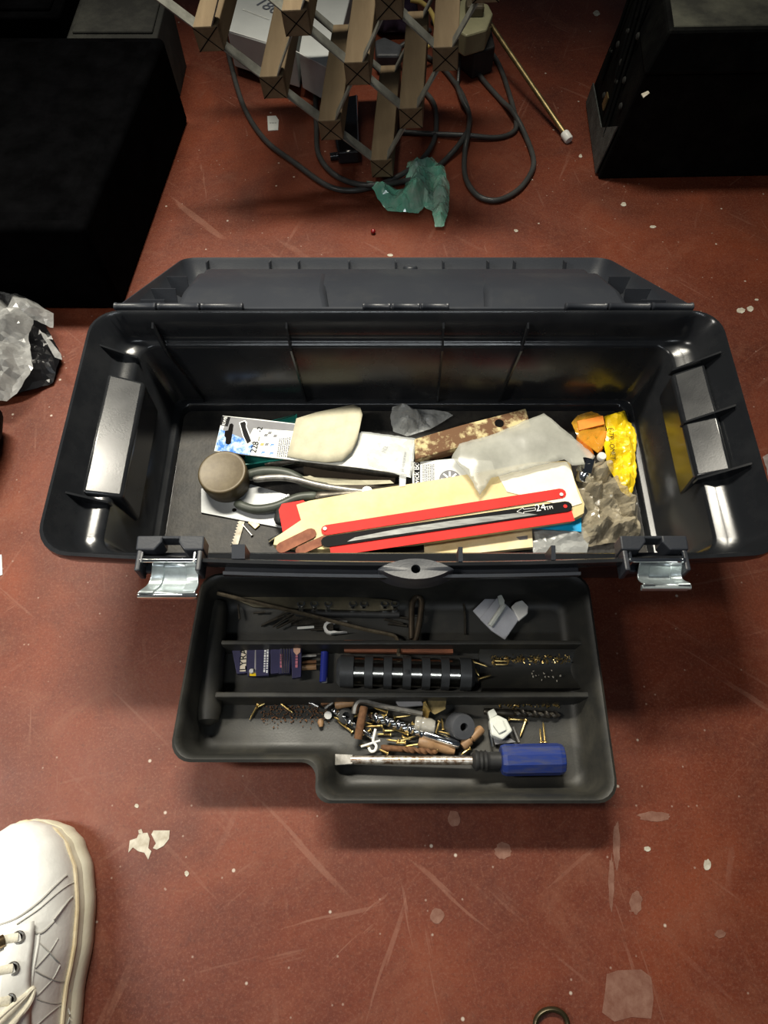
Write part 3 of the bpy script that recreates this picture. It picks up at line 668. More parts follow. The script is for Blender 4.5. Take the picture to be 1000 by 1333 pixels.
# flap that curls up
b = MB(); loops = []
rows = [((374, 594), (386, 545)), ((398, 599), (412, 537)), ((425, 602), (440, 531)), ((445, 600), (460, 527)), ((458, 588), (469, 531)), ((465, 573), (472, 540))]
for k, (p, q) in enumerate(rows):
    L = []
    for j in range(7):
        s1 = j / 6; L.append(at(p[0] + (q[0] - p[0]) * s1, p[1] + (q[1] - p[1]) * s1, sc_z + .0015 + .005 * math.sin(math.pi * s1) * (k / 5) ** .7 + .005 * (k / 5)))
    loops.append(L)
b.loft(loops, False, False, closed=False); b.build('torn_flap', M_CARDBACK, t, smooth=True, solid=.0012)
# crumpled grey film behind
tag(film('crumpled_wrap', [(508, 545), (512, 529), (524, 524), (535, 533), (556, 534), (580, 536), (590, 541), (560, 560), (530, 568), (512, 562)], ZB + .004, .018, 11, M_FILM, freq=30, step=.0035),
    'crumpled cloudy film by back wall behind painted wooden bar', 'plastic film')
# painted wooden bar with a hole
t = thing('painted_bar', at(610, 568, ZB), 'brown wooden bar with flaking cream paint and a hole near its end', 'bar')
b = MB(); P = pxs([(539, 571), (600, 553), (685, 531), (692, 556), (640, 570), (541, 598)], .052); b.prism(P, (0, 0, -.016)); b.build('bar', M_PAINTEDWOOD, t, bevel=.002)
b = MB(); c = at(650, 551, .0522); b.lathe([(.0055, 0), (.0055, .0006)], c, (0, 0, 1), 14); b.build('hole', M_DARKINSIDE, t)
b = MB(); P = pxs([(545, 585), (620, 566), (688, 548), (690, 556), (640, 570), (545, 598)], ZB + .013); b.prism(P, (0, 0, -.012)); tag(b.build('wooden_batten', M_BROWNWOOD), 'dark wooden batten propping the flaking painted bar', 'batten')
# white leaflet with black strip and wheel emblem
t = thing('printed_leaflet', at(585, 612, .035), 'white printed leaflet with black lettered strip and round spoked emblem', 'leaflet')
lz = .043
sheet('paper', [(536, 602), (590, 597), (640, 600), (655, 640), (538, 645)], lz, .008, M_CARDW, t)
sheet('black_strip', [(539.5, 602.5), (547, 601.8), (547, 643), (539.5, 644)], lz + .0003, .0002, M_BLACKPRINT, t)
words('printed_text', 'erwick Bo', (545.5, 640), (545.5, 603), lz + .0004, M_WHITEPRINT, t)
for k in range(7): textline('small_print', (551 + k * 2.3, 634), (551 + k * 2.3, 604), lz + .0004, M_GREYPRINT, t, .0006)
c = at(586, 624, lz + .0003); b = MB(); N = 40
b.lathe([(.0001, 0), (.0125, 0)], c, (0, 0, 1), N, cap=False); b.build('emblem', M_GREYPRINT, t)
for k in range(8):
    a = k * math.pi / 4 + math.pi / 2; b = MB(); d = Vector((math.cos(a), math.sin(a), 0)); s_ = Vector((-d.y, d.x, 0)); o = c + Vector((0, 0, .0003))
    b.add([o + d * .0035 - s_ * .0011, o + d * .0105 - s_ * .0011, o + d * .0105 + s_ * .0011, o + d * .0035 + s_ * .0011], [[0, 1, 2, 3]]); b.build('spoke', M_WHITEPRINT, t)
# milky plastic pouch
tag(film('plastic_pouch', [(598, 578), (640, 566), (708, 538), (735, 560), (775, 594), (768, 604), (745, 606), (735, 598), (640, 622), (625, 645), (610, 620), (588, 596)], .0545, .0035, 21, M_POUCH, freq=16, rim=.02, step=.005, smooth=True, crease=.5),
    'milky translucent plastic pouch lying over painted bar and leaflet', 'pouch')
# hacksaw blade packet
t = thing('hacksaw_packet', at(560, 660, .03), 'cream paper hacksaw blade packet with red stripes and black 24TPI blade', 'package')
hz = .046
sheet('red_card', [(363, 664), (367, 656), (395, 651), (402, 658), (396, 676), (378, 698), (368, 692)], hz - .001, .001, M_RED, t)
sheet('paper_sleeve', [(386, 657), (402, 652), (480, 638), (560, 626), (640, 612), (690, 602), (735, 600), (742, 602), (748, 625), (761, 656), (760, 668), (745, 676), (650, 690), (540, 706), (420, 715), (356, 709), (358, 700), (392, 677)], hz, .010, M_CREAM, t)
sheet('paper_sleeve', [(648, 618), (690, 604), (738, 601), (744, 612), (752, 640), (758, 655), (742, 660), (660, 640)], hz + .0012, .0010, mat('pale_paper', (0.84, 0.79, 0.64), .8, var=.05), t)
st = strip((418, 691), (737, 641), 7.2, hz + .0022, .0008, M_RED, 'red_stripe', t, rnd=1)
strip((430, 716), (746, 670), 8.8, hz + .0020, .0008, M_RED, 'red_stripe', t)
bl = strip((418, 706), (745, 658), 7.6, hz + .0034, .0008, M_BLACKPRINT, 'blade', t, rnd=1)
sheet('bare_steel_streak', [(462, 699.5), (520, 688), (600, 676), (676, 667.5), (690, 668.5), (700, 669.8), (600, 684), (500, 698), (452, 705)], hz + .0038, .0003, mat('scraped_grey', (.16, .165, .16), .5, .2, var=.3, vscale=50, stretch=(1, 8, 1)), t)
words('printed_text', '24', (698, 666), (711, 664), hz + .0036, M_WHITEPRINT, t)
words('printed_text', 'TPI', (711.5, 664), (720, 662.5), hz + .0036, M_WHITEPRINT, t)
b = MB()
for q in ([(673, 666), (681, 661)], [(681, 661), (682, 663)], [(682, 663), (697, 661)], [(697, 661), (697.5, 664)], [(697.5, 664), (682, 666.5)], [(682, 666.5), (682, 668.5)], [(682, 668.5), (673, 666)]):
    a, c = at(*q[0], hz + .0040), at(*q[1], hz + .0040); b.tube([a, c], .0004, 4)
b.build('printed_arrow', M_WHITEPRINT, t)
for (x, y, m_) in ((423, 688, M_CARDW), (731, 643.5, M_CARDW), (736, 659, M_RED)):
    b = MB(); b.lathe([(.0022, 0), (.0022, .0003)], at(x, y, hz + .0038), (0, 0, 1), 10); b.build('rivet_hole', m_, t)
strip((360, 716), (411, 691), 7.5, hz + .0022, .001, M_COPPER, 'bare_blade', t, rnd=1)
strip((385, 719), (428, 700), 6, hz + .0014, .001, M_COPPER, 'bare_blade', t, rnd=1)
b = MB(); b.prism(pxs([(400, 700), (420, 668), (560, 642), (720, 622), (735, 655), (600, 690), (480, 704)], hz - .0102), (0, 0, -.0125)); tag(b.build('sanding_block', mat('dark_block', (0.03, 0.028, 0.025), .8)), 'dark block hidden underneath the cream hacksaw packet', 'block')
b = MB(); c = at(368, 672, ZB + .012); b.lathe([(.006, -.01), (.009, -.006), (.009, .006), (.006, .01)], c, (.2, 1, .1), 14); tag(b.build('rubber_bung', M_BLACKRUB, smooth=True), 'small black rubber bung poking out beside red card', 'bung')
# second cream packet and blue card near the front wall
t = thing('paper_packet', at(625, 700, .03), 'cream paper packet edge below red stripe at front wall', 'package')
sheet('paper', [(552, 700), (560, 690), (640, 680), (692, 682), (694, 712), (600, 722), (553, 722)], .034, .006, M_CREAM2, t)
sheet('printed_mark', [(672, 699), (687, 697), (687, 702), (677, 703)], .0343, .0002, M_GREYPRINT, t)
tag(sheet('blue_card', [(686, 687), (720, 676), (757, 668), (757, 692), (735, 690)], .036, .002, M_CYAN), 'bright blue plastic card showing below hacksaw packet', 'card')
tag(film('clear_sleeve', [(690, 690), (757, 684), (768, 700), (764, 722), (694, 722)], ZB + .006, .008, 33, M_FILM, freq=30, step=.004), 'clear crumpled sleeve beside the bright blue card', 'plastic film')
# yellow bag with orange ear plugs
t = thing('earplug_bag', at(790, 590, ZB), 'yellow printed bag of orange foam plugs in right end of toolbox', 'bag')
Y = [(786, 543), (813, 535), (817, 549), (822, 552), (826, 575), (825, 610), (824, 630), (819, 647), (808, 640), (800, 625), (790, 605), (786, 580), (789, 570), (790, 560)]
film('yellow_side', Y, ZB + .016, .010, 41, M_YELLOW, t, freq=44, step=.0026, rim=.006, crease=1.1, solid=.0006)
b = MB(); b.tube(crm([at(x, y, ZB + .016) for x, y in ((816, 550), (824, 560), (826, 575), (824, 592), (826, 612), (823, 630), (818, 646))], 5), [.002 + .0012 * abs(math.sin(k * 1.1)) for k in range(31)], 6, flat=.5); b.build('crimped_seam', M_YELLOW, t, smooth=True)
film('clear_window', [(744, 551), (752, 541), (770, 536), (785, 542), (789, 560), (786, 580), (778, 590), (762, 578), (752, 570)], ZB + .020, .006, 43, mat('orange_window_film', (0.80, 0.42, 0.04), 0.12, alpha=.35, spec=.9), t, freq=30, step=.0035, rim=.008)
plug_pos = [(769, 564, .2), (780, 561, 1.9), (760, 560, .7), (757, 572, 1.4), (775, 580, 2.4), (783, 574, 1.0), (768, 548, 0.1), (765, 588, 2.0)]
for k, (x, y, a) in enumerate(plug_pos):
    c = at(x, y, ZB + .009); d = Vector((math.cos(a), math.sin(a), .25)).normalized()
    b = MB(); b.lathe([(.001, -.011), (.0045, -.009), (.006, -.003), (.0062, .004), (.0072, .009), (.0072, .011), (.004, .0115)], c, d, 12); b.build('foam_plug', M_ORANGE, t, smooth=True)
sheet('orange_flap', [(752, 548), (785, 541), (787, 552), (754, 560)], ZB + .024, .001, M_ORANGE, t)
words('printed_text', 'E-TPL-OMET', (791, 559), (794, 600), ZB + .027, M_BLACKPRINT, t, off=.004)
b = MB(); b.lathe([(.0048, 0), (.0052, .001), (.0052, .005), (.0045, .006), (.00001, .0061)], at(782, 596, ZB + .026), (.1, -.1, 1), 18); tag(b.build('white_disc', M_WHITE, smooth=True), 'small round white cap beside the yellow bag', 'cap')
# hex socket
t = thing('hex_socket', at(760, 618, ZB), 'shiny steel hex socket behind corner of hacksaw packet', 'socket')
c = at(757, 628, .036); d = (at(764, 602, .048) - c).normalized()
b = MB(); b.lathe([(.0075, 0), (.0088, .002), (.0088, .012)], c, d, 14); b.build('drive_end', M_CHROME, t, smooth=True)
b = MB(); b.lathe([(.0095, .011), (.0100, .012), (.0100, .028), (.0088, .029), (.006, .029), (.006, .018)], c, d, 6); b.build('hex_end', M_CHROME, t)
# crinkled cellophane bag
CE = [(750, 640), (757, 612), (768, 606), (782, 602), (802, 600), (806, 618), (812, 640), (826, 658), (833, 690), (828, 705), (800, 708), (765, 712), (752, 690), (764, 668)]
tag(film('cellophane_bag', CE, ZB + .004, .026, 51, M_CELLO, freq=34, step=.0030, rim=.012, crease=1.6), 'crinkled yellowed cellophane bag against front wall below yellow bag', 'bag')

# ------------------------------------------------------------------ things in the tray
ZT = 0.0088
# countersunk brass screw, built once
def screw_proto():
    t = thing('brass_screw', (0, 0, 0), 'x', 'screw')
    b = MB(); b.lathe([(.0001, -.011), (.0009, -.008), (.0011, -.004), (.0011, .009)], (0, 0, 0), (1, 0, 0), 7); b.build('shank', M_BRASS, t, smooth=True, local=True)
    b = MB(); b.lathe([(.0011, .0088), (.0024, .0108), (.0024, .0114), (.0001, .0116)], (0, 0, 0), (1, 0, 0), 8); b.build('head', M_BRASS, t, smooth=True, local=True)
    return t
proto = screw_proto(); first = True
def place_screw(p, q, z, label, group):
    """p tip pixel, q head pixel"""
    global first
    a, c = at(*p, z), at(*q, z); d = c - a; k = d.length / .0226
    o = proto if first else copy_thing(proto, (0, 0, 0), (0, 0, 0)); first = False
    o.location = (a + c) / 2; o.rotation_euler = (0, 0, math.atan2(d.y, d.x)); o.scale = (k, 1, 1); o['label'] = label; o['group'] = group
pile = [((439, 938), (459, 953)), ((434, 933), (452, 942)), ((481, 928), (503, 932)), ((535, 931), (513, 934)), ((475, 946), (498, 945)), ((515, 951), (499, 951)), ((490, 956), (509, 956)), ((503, 963), (518, 965)),
        ((542, 958), (519, 965)), ((510, 948), (532, 956)), ((536, 963), (523, 959)), ((515, 967), (528, 967)), ((473, 940), (485, 943)), ((456, 934), (467, 931)), ((493, 975), (505, 981)), ((467, 970), (481, 971)), ((486, 921), (505, 927)),
        ((567, 957), (572, 939)), ((575, 934), (577, 950)), ((570, 952), (594, 958)), ((600, 983), (612, 974)), ((480, 935), (497, 938)), ((542, 927), (556, 922)), ((548, 948), (536, 941)), ((470, 958), (483, 950)), ((526, 972), (546, 969)), ((556, 968), (570, 975))]
for k, (p, q) in enumerate(pile):
    place_screw(p, q, ZT + .002 + .0022 * (k % 3), 'small brass screw in the loose heap above the screwdriver shaft', 'brass screws heaped above the screwdriver')
place_screw((325, 937), (336, 917), ZT + .002, 'brass screw pointing to viewer at left of front compartment', 'brass screws loose at left')
place_screw((353, 911), (334, 921), ZT + .003, 'brass screw crossing another beside the ribbed end of front compartment', 'brass screws loose at left')
place_screw((382, 928), (363, 914), ZT + .002, 'lone brass screw lying just right of a crossed pair', 'brass screws loose at left')
for k, (p, q) in enumerate((((636, 868), (615, 861)), ((664, 861), (642, 860)), ((662, 865), (643, 865)), ((624, 880), (615, 866)), ((640, 879), (622, 884)))):
    place_screw(p, q, .019, ('uppermost tiny brass screw touching the right end of socket holder', 'upper of two stacked brass screws pointing right in middle channel', 'lower of two stacked brass screws pointing right in middle channel', 'tiny brass screw slanting down beside the end of socket holder', 'lowest tiny brass screw in the middle channel beside socket holder')[k], 'brass screws in middle channel')
place_screw((677, 960), (685, 937), ZT + .002, 'brass screw leaning near white nylon catch and screwdriver handle', 'brass screws near handle')
place_screw((703, 947), (705, 967), ZT + .002, 'shorter of two parallel brass screws above right end of blue handle', 'brass screws near handle')
place_screw((707, 939), (710, 967), ZT + .002, 'longer of two parallel brass screws above right end of blue handle', 'brass screws near handle')
place_screw((683, 937), (662, 936), ZT + .002, 'brass screw lying flat right of the white nylon catch', 'brass screws near handle')
place_screw((674, 923), (655, 925), ZT + .002, 'brass screw above the tan-shanked bit by second divider', 'brass screws near handle')
# screwdriver
t = thing('screwdriver', at(590, 992, ZT), 'screwdriver with worn blue handle and rusty shaft', 'screwdriver')
zs = ZT + .0155; a, c = at(436, 989, zs - .005), at(620, 990, zs); d = (c - a).normalized()
b = MB(); L = (c - a).length; b.loft([[a + Vector((0, s1 * .0055, s2 * .0010)) for s1, s2 in ((-1, -1), (1, -1), (1, 1), (-1, 1))], [a + d * .018 + Vector((0, s1 * .0045, s2 * .0035)) for s1, s2 in ((-1, -1), (1, -1), (1, 1), (-1, 1))]]); b.build('tip', M_STEEL, t, bevel=.0006)
b = MB(); b.tube([a + d * .016, c], .0042, 14); b.build('shaft', M_WORN, t, smooth=True)
e1 = at(735, 988, zs); d2 = (e1 - c).normalized(); LH = (e1 - c).length
b = MB(); b.lathe([(.006, -.004), (.0098, -.001)] + [(.0098 - .0014 * (k % 2), .001 + .0022 * k) for k in range(6)] + [(.0082, .014), (.0078, .026)], c, d2, 20); b.build('collar', M_BLACKRUB, t, smooth=True)
b = MB(); b.lathe([(.008, .024), (.0135, .0245), (.0150, .029), (.0150, LH - .006), (.0138, LH - .001), (.008, LH), (.0001, LH)], c, d2, 10); b.build('handle', M_BLUEH, t, bevel=.001)
# drill bits etc. in the heap
def helix_bit(name, p, q, r, z, m, label, flute=(.1, .62), parent=None):
    a, c = at(*p, z), at(*q, z); d = (c - a); L = d.length; d.normalize(); s_ = d.orthogonal().normalized(); n_ = d.cross(s_)
    t = thing(name, (a + c) / 2 - Vector((0, 0, r)), label, 'drill bit')
    b = MB(); loops = []; K = 36
    for k in range(K + 1):
        h = L * flute[1] * k / K; tw = h * 260
        rr_ = r * min(1.0, .15 + k / 4)
        loops.append([a + d * h + (s_ * math.cos(tw + 2 * math.pi * j / 10) + n_ * math.sin(tw + 2 * math.pi * j / 10)) * rr_ * (1.0 if j % 5 in (0, 1, 4) else .55) for j in range(10)])
    b.loft(loops); b.build('flutes', m, t, smooth=True)
    b = MB(); b.lathe([(r * .8, 0), (r * .92, .001), (r * .92, L * (1 - flute[1]) - .002), (r * .7, L * (1 - flute[1]))], a + d * L * flute[1], d, 12); b.build('shank', m, t, smooth=True)
    return t
helix_bit('drill_bit', (478, 930), (598, 970), .0048, ZT + .009, M_CHROME, 'thick bright twist drill bit lying diagonally across the screw heap')
helix_bit('drill_bit', (432, 923), (488, 962), .0026, ZT + .007, M_CHROME, 'thin bright drill bit at left end of screw heap')
helix_bit('drill_bit', (730, 931), (630, 926), .0038, ZT + .004, M_DARKSTEEL, 'dark twist bit with tan shank right of the white nylon catch')
helix_bit('drill_bit', (570, 979), (496, 973), .0032, ZT + .006, M_RUST, 'rusty brown masonry bit lying along the screwdriver shaft')
b = MB(); a, c = at(545, 965, ZT + .005), at(592, 978, ZT + .005); b.lathe([(.0045, 0), (.0058, .004), (.0058, .015), (.005, .016), (.005, .030), (.0035, (c - a).length)], a, c - a, 10); tag(b.build('wall_plug', M_TAN, smooth=True), 'tan ribbed wall plug beside the thick bright drill bit', 'wall plug')
b = MB(); a, c = at(602, 972, ZT + .007), at(628, 948, ZT + .007); b.lathe([(.0042, 0), (.0052, .002), (.0052, .010), (.0036, .0105), (.0036, .012), (.0048, .013), (.0048, .026), (.0036, (c - a).length)], a, c - a, 12); tag(b.build('shower_bit_holder', M_TAN, smooth=True), 'tan and steel bit shank leaning against charcoal rubber plug', 'bit')
b = MB(); a, c = at(436, 918, ZT + .006), at(466, 913, ZT + .006); b.lathe([(.003, 0), (.0045, .002), (.0045, .02), (.0034, (c - a).length)], a, c - a, 10); tag(b.build('wall_plug', M_TAN, smooth=True), 'short tan wall plug at top left of screw heap', 'wall plug')
b = MB(); a, c = at(417, 936, ZT + .003), at(418, 945, ZT + .003); b.lathe([(.002, 0), (.0036, .003), (.002, .008)], a, c - a, 8); tag(b.build('wood_chip', M_TAN, smooth=True), 'small tan chip at left of screw heap', 'chip')
b = MB(); b.lathe([(.0038, 0), (.0042, .0008), (.0038, .002), (.0001, .0021)], at(427, 931, ZT + .003), (.2, -.3, 1), 12); tag(b.build('white_button', M_WHITE, smooth=True), 'small white button head at left of screw heap', 'button')
# rusty L hook over the heap
b = MB(); b.tube(crm([at(466, 962, ZT + .010), at(470, 940, ZT + .013), at(474, 920, ZT + .014)], 5), .0042, 10); t = thing('angled_key', at(500, 930, ZT), 'bent steel key with rusty brown short arm across the screw heap', 'hex key')
b.build('rusty_arm', M_RUST, t, smooth=True)
b = MB(); b.tube(crm([at(461, 929, ZT + .013), at(464, 917, ZT + .015), at(473, 913, ZT + .015), at(500, 919, ZT + .013), at(550, 929, ZT + .011)], 6), .0030, 6); b.build('steel_arm', M_STEEL, t, smooth=True)
# white cup hook
b = MB(); b.tube(crm([at(489, 949, ZT + .013), at(487, 958, ZT + .013), at(486, 965, ZT + .013), at(490, 971, ZT + .013), at(488, 977, ZT + .013), at(483, 978, ZT + .013), at(480, 973, ZT + .013)], 5), .0014, 7)
b.tube([at(470, 972, ZT + .012), at(495, 964, ZT + .012)], .0012, 6); tag(b.build('cup_hook', M_WHITE, smooth=True), 'white coated cup hook on the screw heap', 'hook')
# clear screw-in cap, grey rawl plug, brass hinge
b = MB(); a, c = at(540, 942, ZT + .010), at(566, 946, ZT + .010); b.lathe([(.007, 0), (.008, .002), (.008, .006), (.0074, .007), (.008, .009), (.0074, .011), (.0078, .016), (.006, (c - a).length)], a, c - a, 14); tag(b.build('threaded_insert', mat('clear_cap_plastic', (.5, .48, .42), .12, alpha=.55, spec=.9), smooth=True), 'clear ribbed plastic cap on top of screw heap', 'cap')
t = thing('rubber_plug', at(598, 940, ZT), 'round charcoal rubber plug with a centre hole beside brass hinge', 'plug')
c = at(594, 944, ZT); ax = Vector((.35, -.3, 1)).normalized()
b = MB(); b.lathe([(.0125, 0), (.0135, .003), (.0125, .006), (.0135, .009), (.0125, .012), (.0132, .016), (.012, .019), (.0042, .0195), (.0042, .012)], c, ax, 24, cap=False); b.build('plug_body', M_GREYRUB, t, smooth=True)
b = MB(); b.lathe([(.0042, .0125), (.0001, .0125)], c, ax, 12, cap=False); b.build('plug_hole', M_DARKINSIDE, t)
t = thing('brass_butt_fitting', at(565, 922, ZT), 'small folded brass hinge at back of screw heap', 'hinge')
b = MB(); P = pxs([(551, 915, ZT + .020), (559, 925, ZT + .018), (556, 938, ZT + .006), (550, 930, ZT + .008)], 0); b.prism(P, (.001, .0006, 0)); b.build('hinge_leaf', M_BRASS, t)
b = MB(); P = pxs([(557, 911), (581, 912), (580, 923), (566, 930), (558, 924)], ZT + .014); b.prism(P, (0, 0, -.0012)); b.build('hinge_leaf', M_BRASSDULL, t)
b = MB(); b.tube([at(553, 913, ZT + .018), at(560, 926, ZT + .016)], .0018, 8); b.build('hinge_pin', M_BRASS, t, smooth=True)
tag(sheet('plastic_strip', [(515, 913), (548, 910), (552, 918), (520, 921)], ZT + .012, .004, M_GREYPRINT, bevel=.001), 'grey plastic strip between bent key and brass hinge', 'strip')
# nylon catch
t = thing('nylon_catch', at(652, 945, ZT), 'milky white nylon door catch with screws above the blue handle', 'catch')
b = MB(); P = pxs([(637, 936), (648, 930), (660, 936), (668, 951), (655, 963), (640, 957)], ZT + .014); b.prism(P, (0, 0, -.012)); b.build('catch_body', M_NYLON, t, bevel=.002)
b = MB(); P = pxs([(635, 926), (643, 922), (648, 930), (638, 937)], ZT + .013); b.prism(P, (0, 0, -.006)); b.build('catch_tab', M_NYLON, t, bevel=.001)
b = MB(); P = pxs([(645, 934), (655, 937), (660, 950), (650, 955), (642, 944)], ZT + .0165); b.prism(P, (0, 0, -.003)); b.build('raised_face', M_NYLON, t, bevel=.001)
b = MB(); b.tube([at(637, 950, ZT + .006), at(641, 972, ZT + .006)], .0014, 7); b.build('fixing_pin', M_CHROME, t, smooth=True)
b = MB(); b.tube([at(668, 946, ZT + .006), at(676, 966, ZT + .004)], .0018, 7); b.build('fixing_pin', M_STEEL, t, smooth=True)
b = MB(); P = pxs([(641, 958), (664, 961), (672, 966), (645, 969)], ZT + .005); b.prism(P, (0, 0, -.004)); b.build('base_plate', M_GREYPRINT, t)
# spring-like dark bits at heap left
for k, (p, q, lb) in enumerate((((402, 914), (415, 920), 'short shiny steel pin at far left of screw heap'), ((423, 922), (434, 914), 'short steel pin crossing beside the tan wall plug'), ((416, 911), (470, 905), 'dark steel rod lying along the second divider'), ((418, 916), (462, 909), 'brown steel rod below the second divider'))):
    b = MB(); b.tube([at(*p, ZT + .005), at(*q, ZT + .006)], .0018 if k < 2 else .002, 7); tag(b.build('steel_rod', (M_CHROME, M_STEEL, M_DARKSTEEL, M_RUST)[k], smooth=True), lb, 'rod')
b = MB(); b.lathe([(.006, 0), (.008, .002), (.008, .009), (.004, .010), (.004, .004)], at(450, 932, ZT), (.1, -.2, 1), 14); tag(b.build('rubber_bumper', M_BLACKRUB, smooth=True), 'small black rubber foot among screws near rusty arm', 'rubber foot')
b = MB()
rnd = random.Random(9)
def crumbs(name, x0, x1, y0, y1, n, z, m, label, s0=.0005, s1=.0013):
    b = MB(); rnd = random.Random(n + int(x0))
    for k in range(n):
        t1 = rnd.random(); p = at(x0 + (x1 - x0) * rnd.random(), y0 + (y1 - y0) * (rnd.random() + rnd.random()) / 2, z); s_ = rnd.uniform(s0, s1)
        R = Matrix.Rotation(rnd.uniform(0, 6), 3, 'Z') @ Matrix.Rotation(rnd.uniform(0, 2), 3, 'X')
        b.box(p, (s_ * 2, s_, s_ * .7), R=R)
    return tag(b.build(name, m), label, 'debris', kind='stuff')
crumbs('brass_dust', 640, 742, 852, 865, 170, .0195, M_BRASS, 'gold brass filings scattered along the middle channel')
crumbs('brass_dust', 650, 735, 914, 922, 70, ZT + .001, M_BRASS, 'gold brass filings under the second divider')
crumbs('rust_crumbs', 340, 430, 908, 948, 260, ZT + .0008, M_RUST, 'rusty brown crumbs on floor of front compartment', .0004, .0010)
crumbs('white_grit', 690, 735, 870, 892, 16, .017, M_FLECK, 'few white grit specks in the middle channel', .0005, .0011)
# back compartment
b = MB(); P = pxs([(292, 764), (505, 780), (516, 783), (515, 793), (490, 795), (330, 790), (288, 772)], ZT + .012); b.prism(P, (0, 0, -.004)); t = thing('flat_bar', at(400, 782, ZT), 'long dull olive flat steel bar along back wall of tray', 'bar')
b.build('bar', mat('olive_steel', (.06, .052, .032), .6, .3, var=.3), t, bevel=.0006)
t = thing('socket_rail', at(455, 795, ZT), 'row of small chrome sockets on a dark rail along tray back', 'socket set')
b = MB(); a, c = at(385, 798, ZT + .004), at(520, 800, ZT + .004); b.tube([a, c], .004, 8); b.build('rail', M_BLACKRUB, t, smooth=True)
for x in (393, 410, 428, 460, 474, 501, 514):
    b = MB(); p = at(x, 797, ZT + .002); b.lathe([(.0042, 0), (.0046, .001), (.0046, .013), (.003, .0135), (.003, .008)], p, (0, .5, 1), 12); b.build('socket', M_CHROME, t, smooth=True)
b = MB(); b.tube(crm([at(283, 772, ZT + .030), at(340, 786, ZT + .024), at(400, 800, ZT + .016), at(470, 818, ZT + .012), at(508, 826, ZT + .010), at(517, 832, ZT + .010), at(519, 845, ZT + .012), at(519, 852, ZT + .018)], 6), .0022, 6); tag(b.build('hex_key', mat('dusty_hex_key', (.13, .105, .07), .5, .6, var=.3, vscale=120), smooth=True), 'long thin hex key slanting across back compartment of tray', 'hex key')
b = MB(); b.tube(crm([at(536, 832, ZT + .014), at(536, 805, ZT + .014), at(537, 785, ZT + .014), at(543, 777, ZT + .014), at(549, 783, ZT + .014), at(547, 805, ZT + .014), at(541, 835, ZT + .014)], 6), .0032, 10); tag(b.build('shackle', mat('brown_steel', (.085, .065, .045), .45, .7, var=.3), smooth=True), 'brown steel U shaped shackle standing in back compartment', 'shackle')
b = MB(); b.tube(crm([at(552, 779, ZT + .002), at(590, 780, ZT + .002), at(601, 783, ZT + .002), at(605, 792, ZT + .002), at(606, 826, ZT + .002)], 6), .0014, 6); tag(b.build('bent_wire', M_DARKSTEEL, smooth=True), 'dark wire bent to a corner beside the shackle', 'wire')
b = MB()
tag(sheet('steel_tab', [(535, 791), (551, 790), (552, 800), (536, 801)], ZT + .006, .003, M_CHROME), 'bright steel tab seen through the shackle', 'tab')
for k, (p, q) in enumerate((((340, 815), (377, 795)), ((355, 816), (381, 799)), ((346, 812), (370, 802)), ((330, 798), (345, 797)), ((310, 788), (312, 806)), ((360, 818), (384, 806)))):
    b = MB(); b.tube([at(*p, ZT + .003 + .001 * k), at(*q, ZT + .004 + .001 * k)], .0012, 6); tag(b.build('hex_key', M_DARKSTEEL, smooth=True), 'thin dark steel key in the jumble left of white clip', 'hex key', 'thin dark keys in the back compartment')
tag(sheet('steel_plate', [(372, 800), (420, 800), (424, 812), (380, 814)], ZT + .003, .001, M_DARKSTEEL), 'dull steel scrap plate under the slanting hex key', 'plate')
tag(sheet('white_slip', [(387, 816), (409, 814.5), (409, 817.5), (387, 819)], ZT + .008, .001, M_WHITE), 'narrow white slip left of the white clip', 'slip')
t = thing('white_clip', at(440, 816, ZT), 'white plastic C shaped clip holding thin keys in back compartment', 'clip')
b = MB(); cc = at(431, 816, ZT + .010); P = []
for k in range(9):
    a = math.radians(60 + 240 * k / 8); P.append(cc + Vector((.0085 * math.cos(a), .0075 * math.sin(a), 0)))
e1, e2 = at(452, 822, ZT + .010), at(452, 808, ZT + .010); Q = []
for k in range(9):
    a = math.radians(300 - 240 * k / 8); Q.append(cc + Vector((.0052 * math.cos(a), .0048 * math.sin(a), 0)))
b.prism([e2] + P + [e1] + [at(440, 822, ZT + .010)] + Q + [at(440, 808, ZT + .010)], (0, 0, -.006)); b.build('clip', M_WHITE, t)
for k in range(4):
    b = MB(); b.tube([at(405, 811 + 3 * k, ZT + .006), at(434, 812 + 2.4 * k, ZT + .008)], .0012, 6); b.build('thin_key', M_DARKSTEEL, t, smooth=True)
for k, (p, q) in enumerate((((500, 806), (525, 812)), ((505, 812), (530, 815)), ((510, 802), (535, 806)))):
    b = MB(); b.tube([at(*p, ZT + .003), at(*q, ZT + .004)], .0014, 6); tag(b.build('steel_rod', M_DARKSTEEL, smooth=True), 'short dark rod lying left of the brown shackle', 'rod', 'short dark rods beside the shackle')
t = thing('clear_plastic_fitting', at(652, 803, ZT), 'clear plastic hinge with frosted white knuckle in back compartment', 'hinge')
zq = ZT + .012
b = MB(); b.prism(pxs([(616, 795), (637, 774), (648, 780), (625, 805)], zq - .004), (0, 0, -.002)); b.build('clear_leaf', M_CLEARPL, t)
b = MB(); b.prism(pxs([(625, 805), (647, 778), (656, 784), (674, 800), (676, 806), (658, 832), (640, 820)], zq), (0, 0, -.004)); b.build('clear_leaf', M_CLEARPL, t, bevel=.0008)
b = MB(); b.tube([at(638, 815, zq + .002), at(656, 788, zq + .002)], .0030, 8); b.build('knuckle', M_NYLON, t, smooth=True)
b = MB(); b.prism(pxs([(648, 776), (653, 774), (657, 782), (656, 790), (650, 786)], zq + .004), (0, 0, -.002)); b.build('tab', M_NYLON, t)
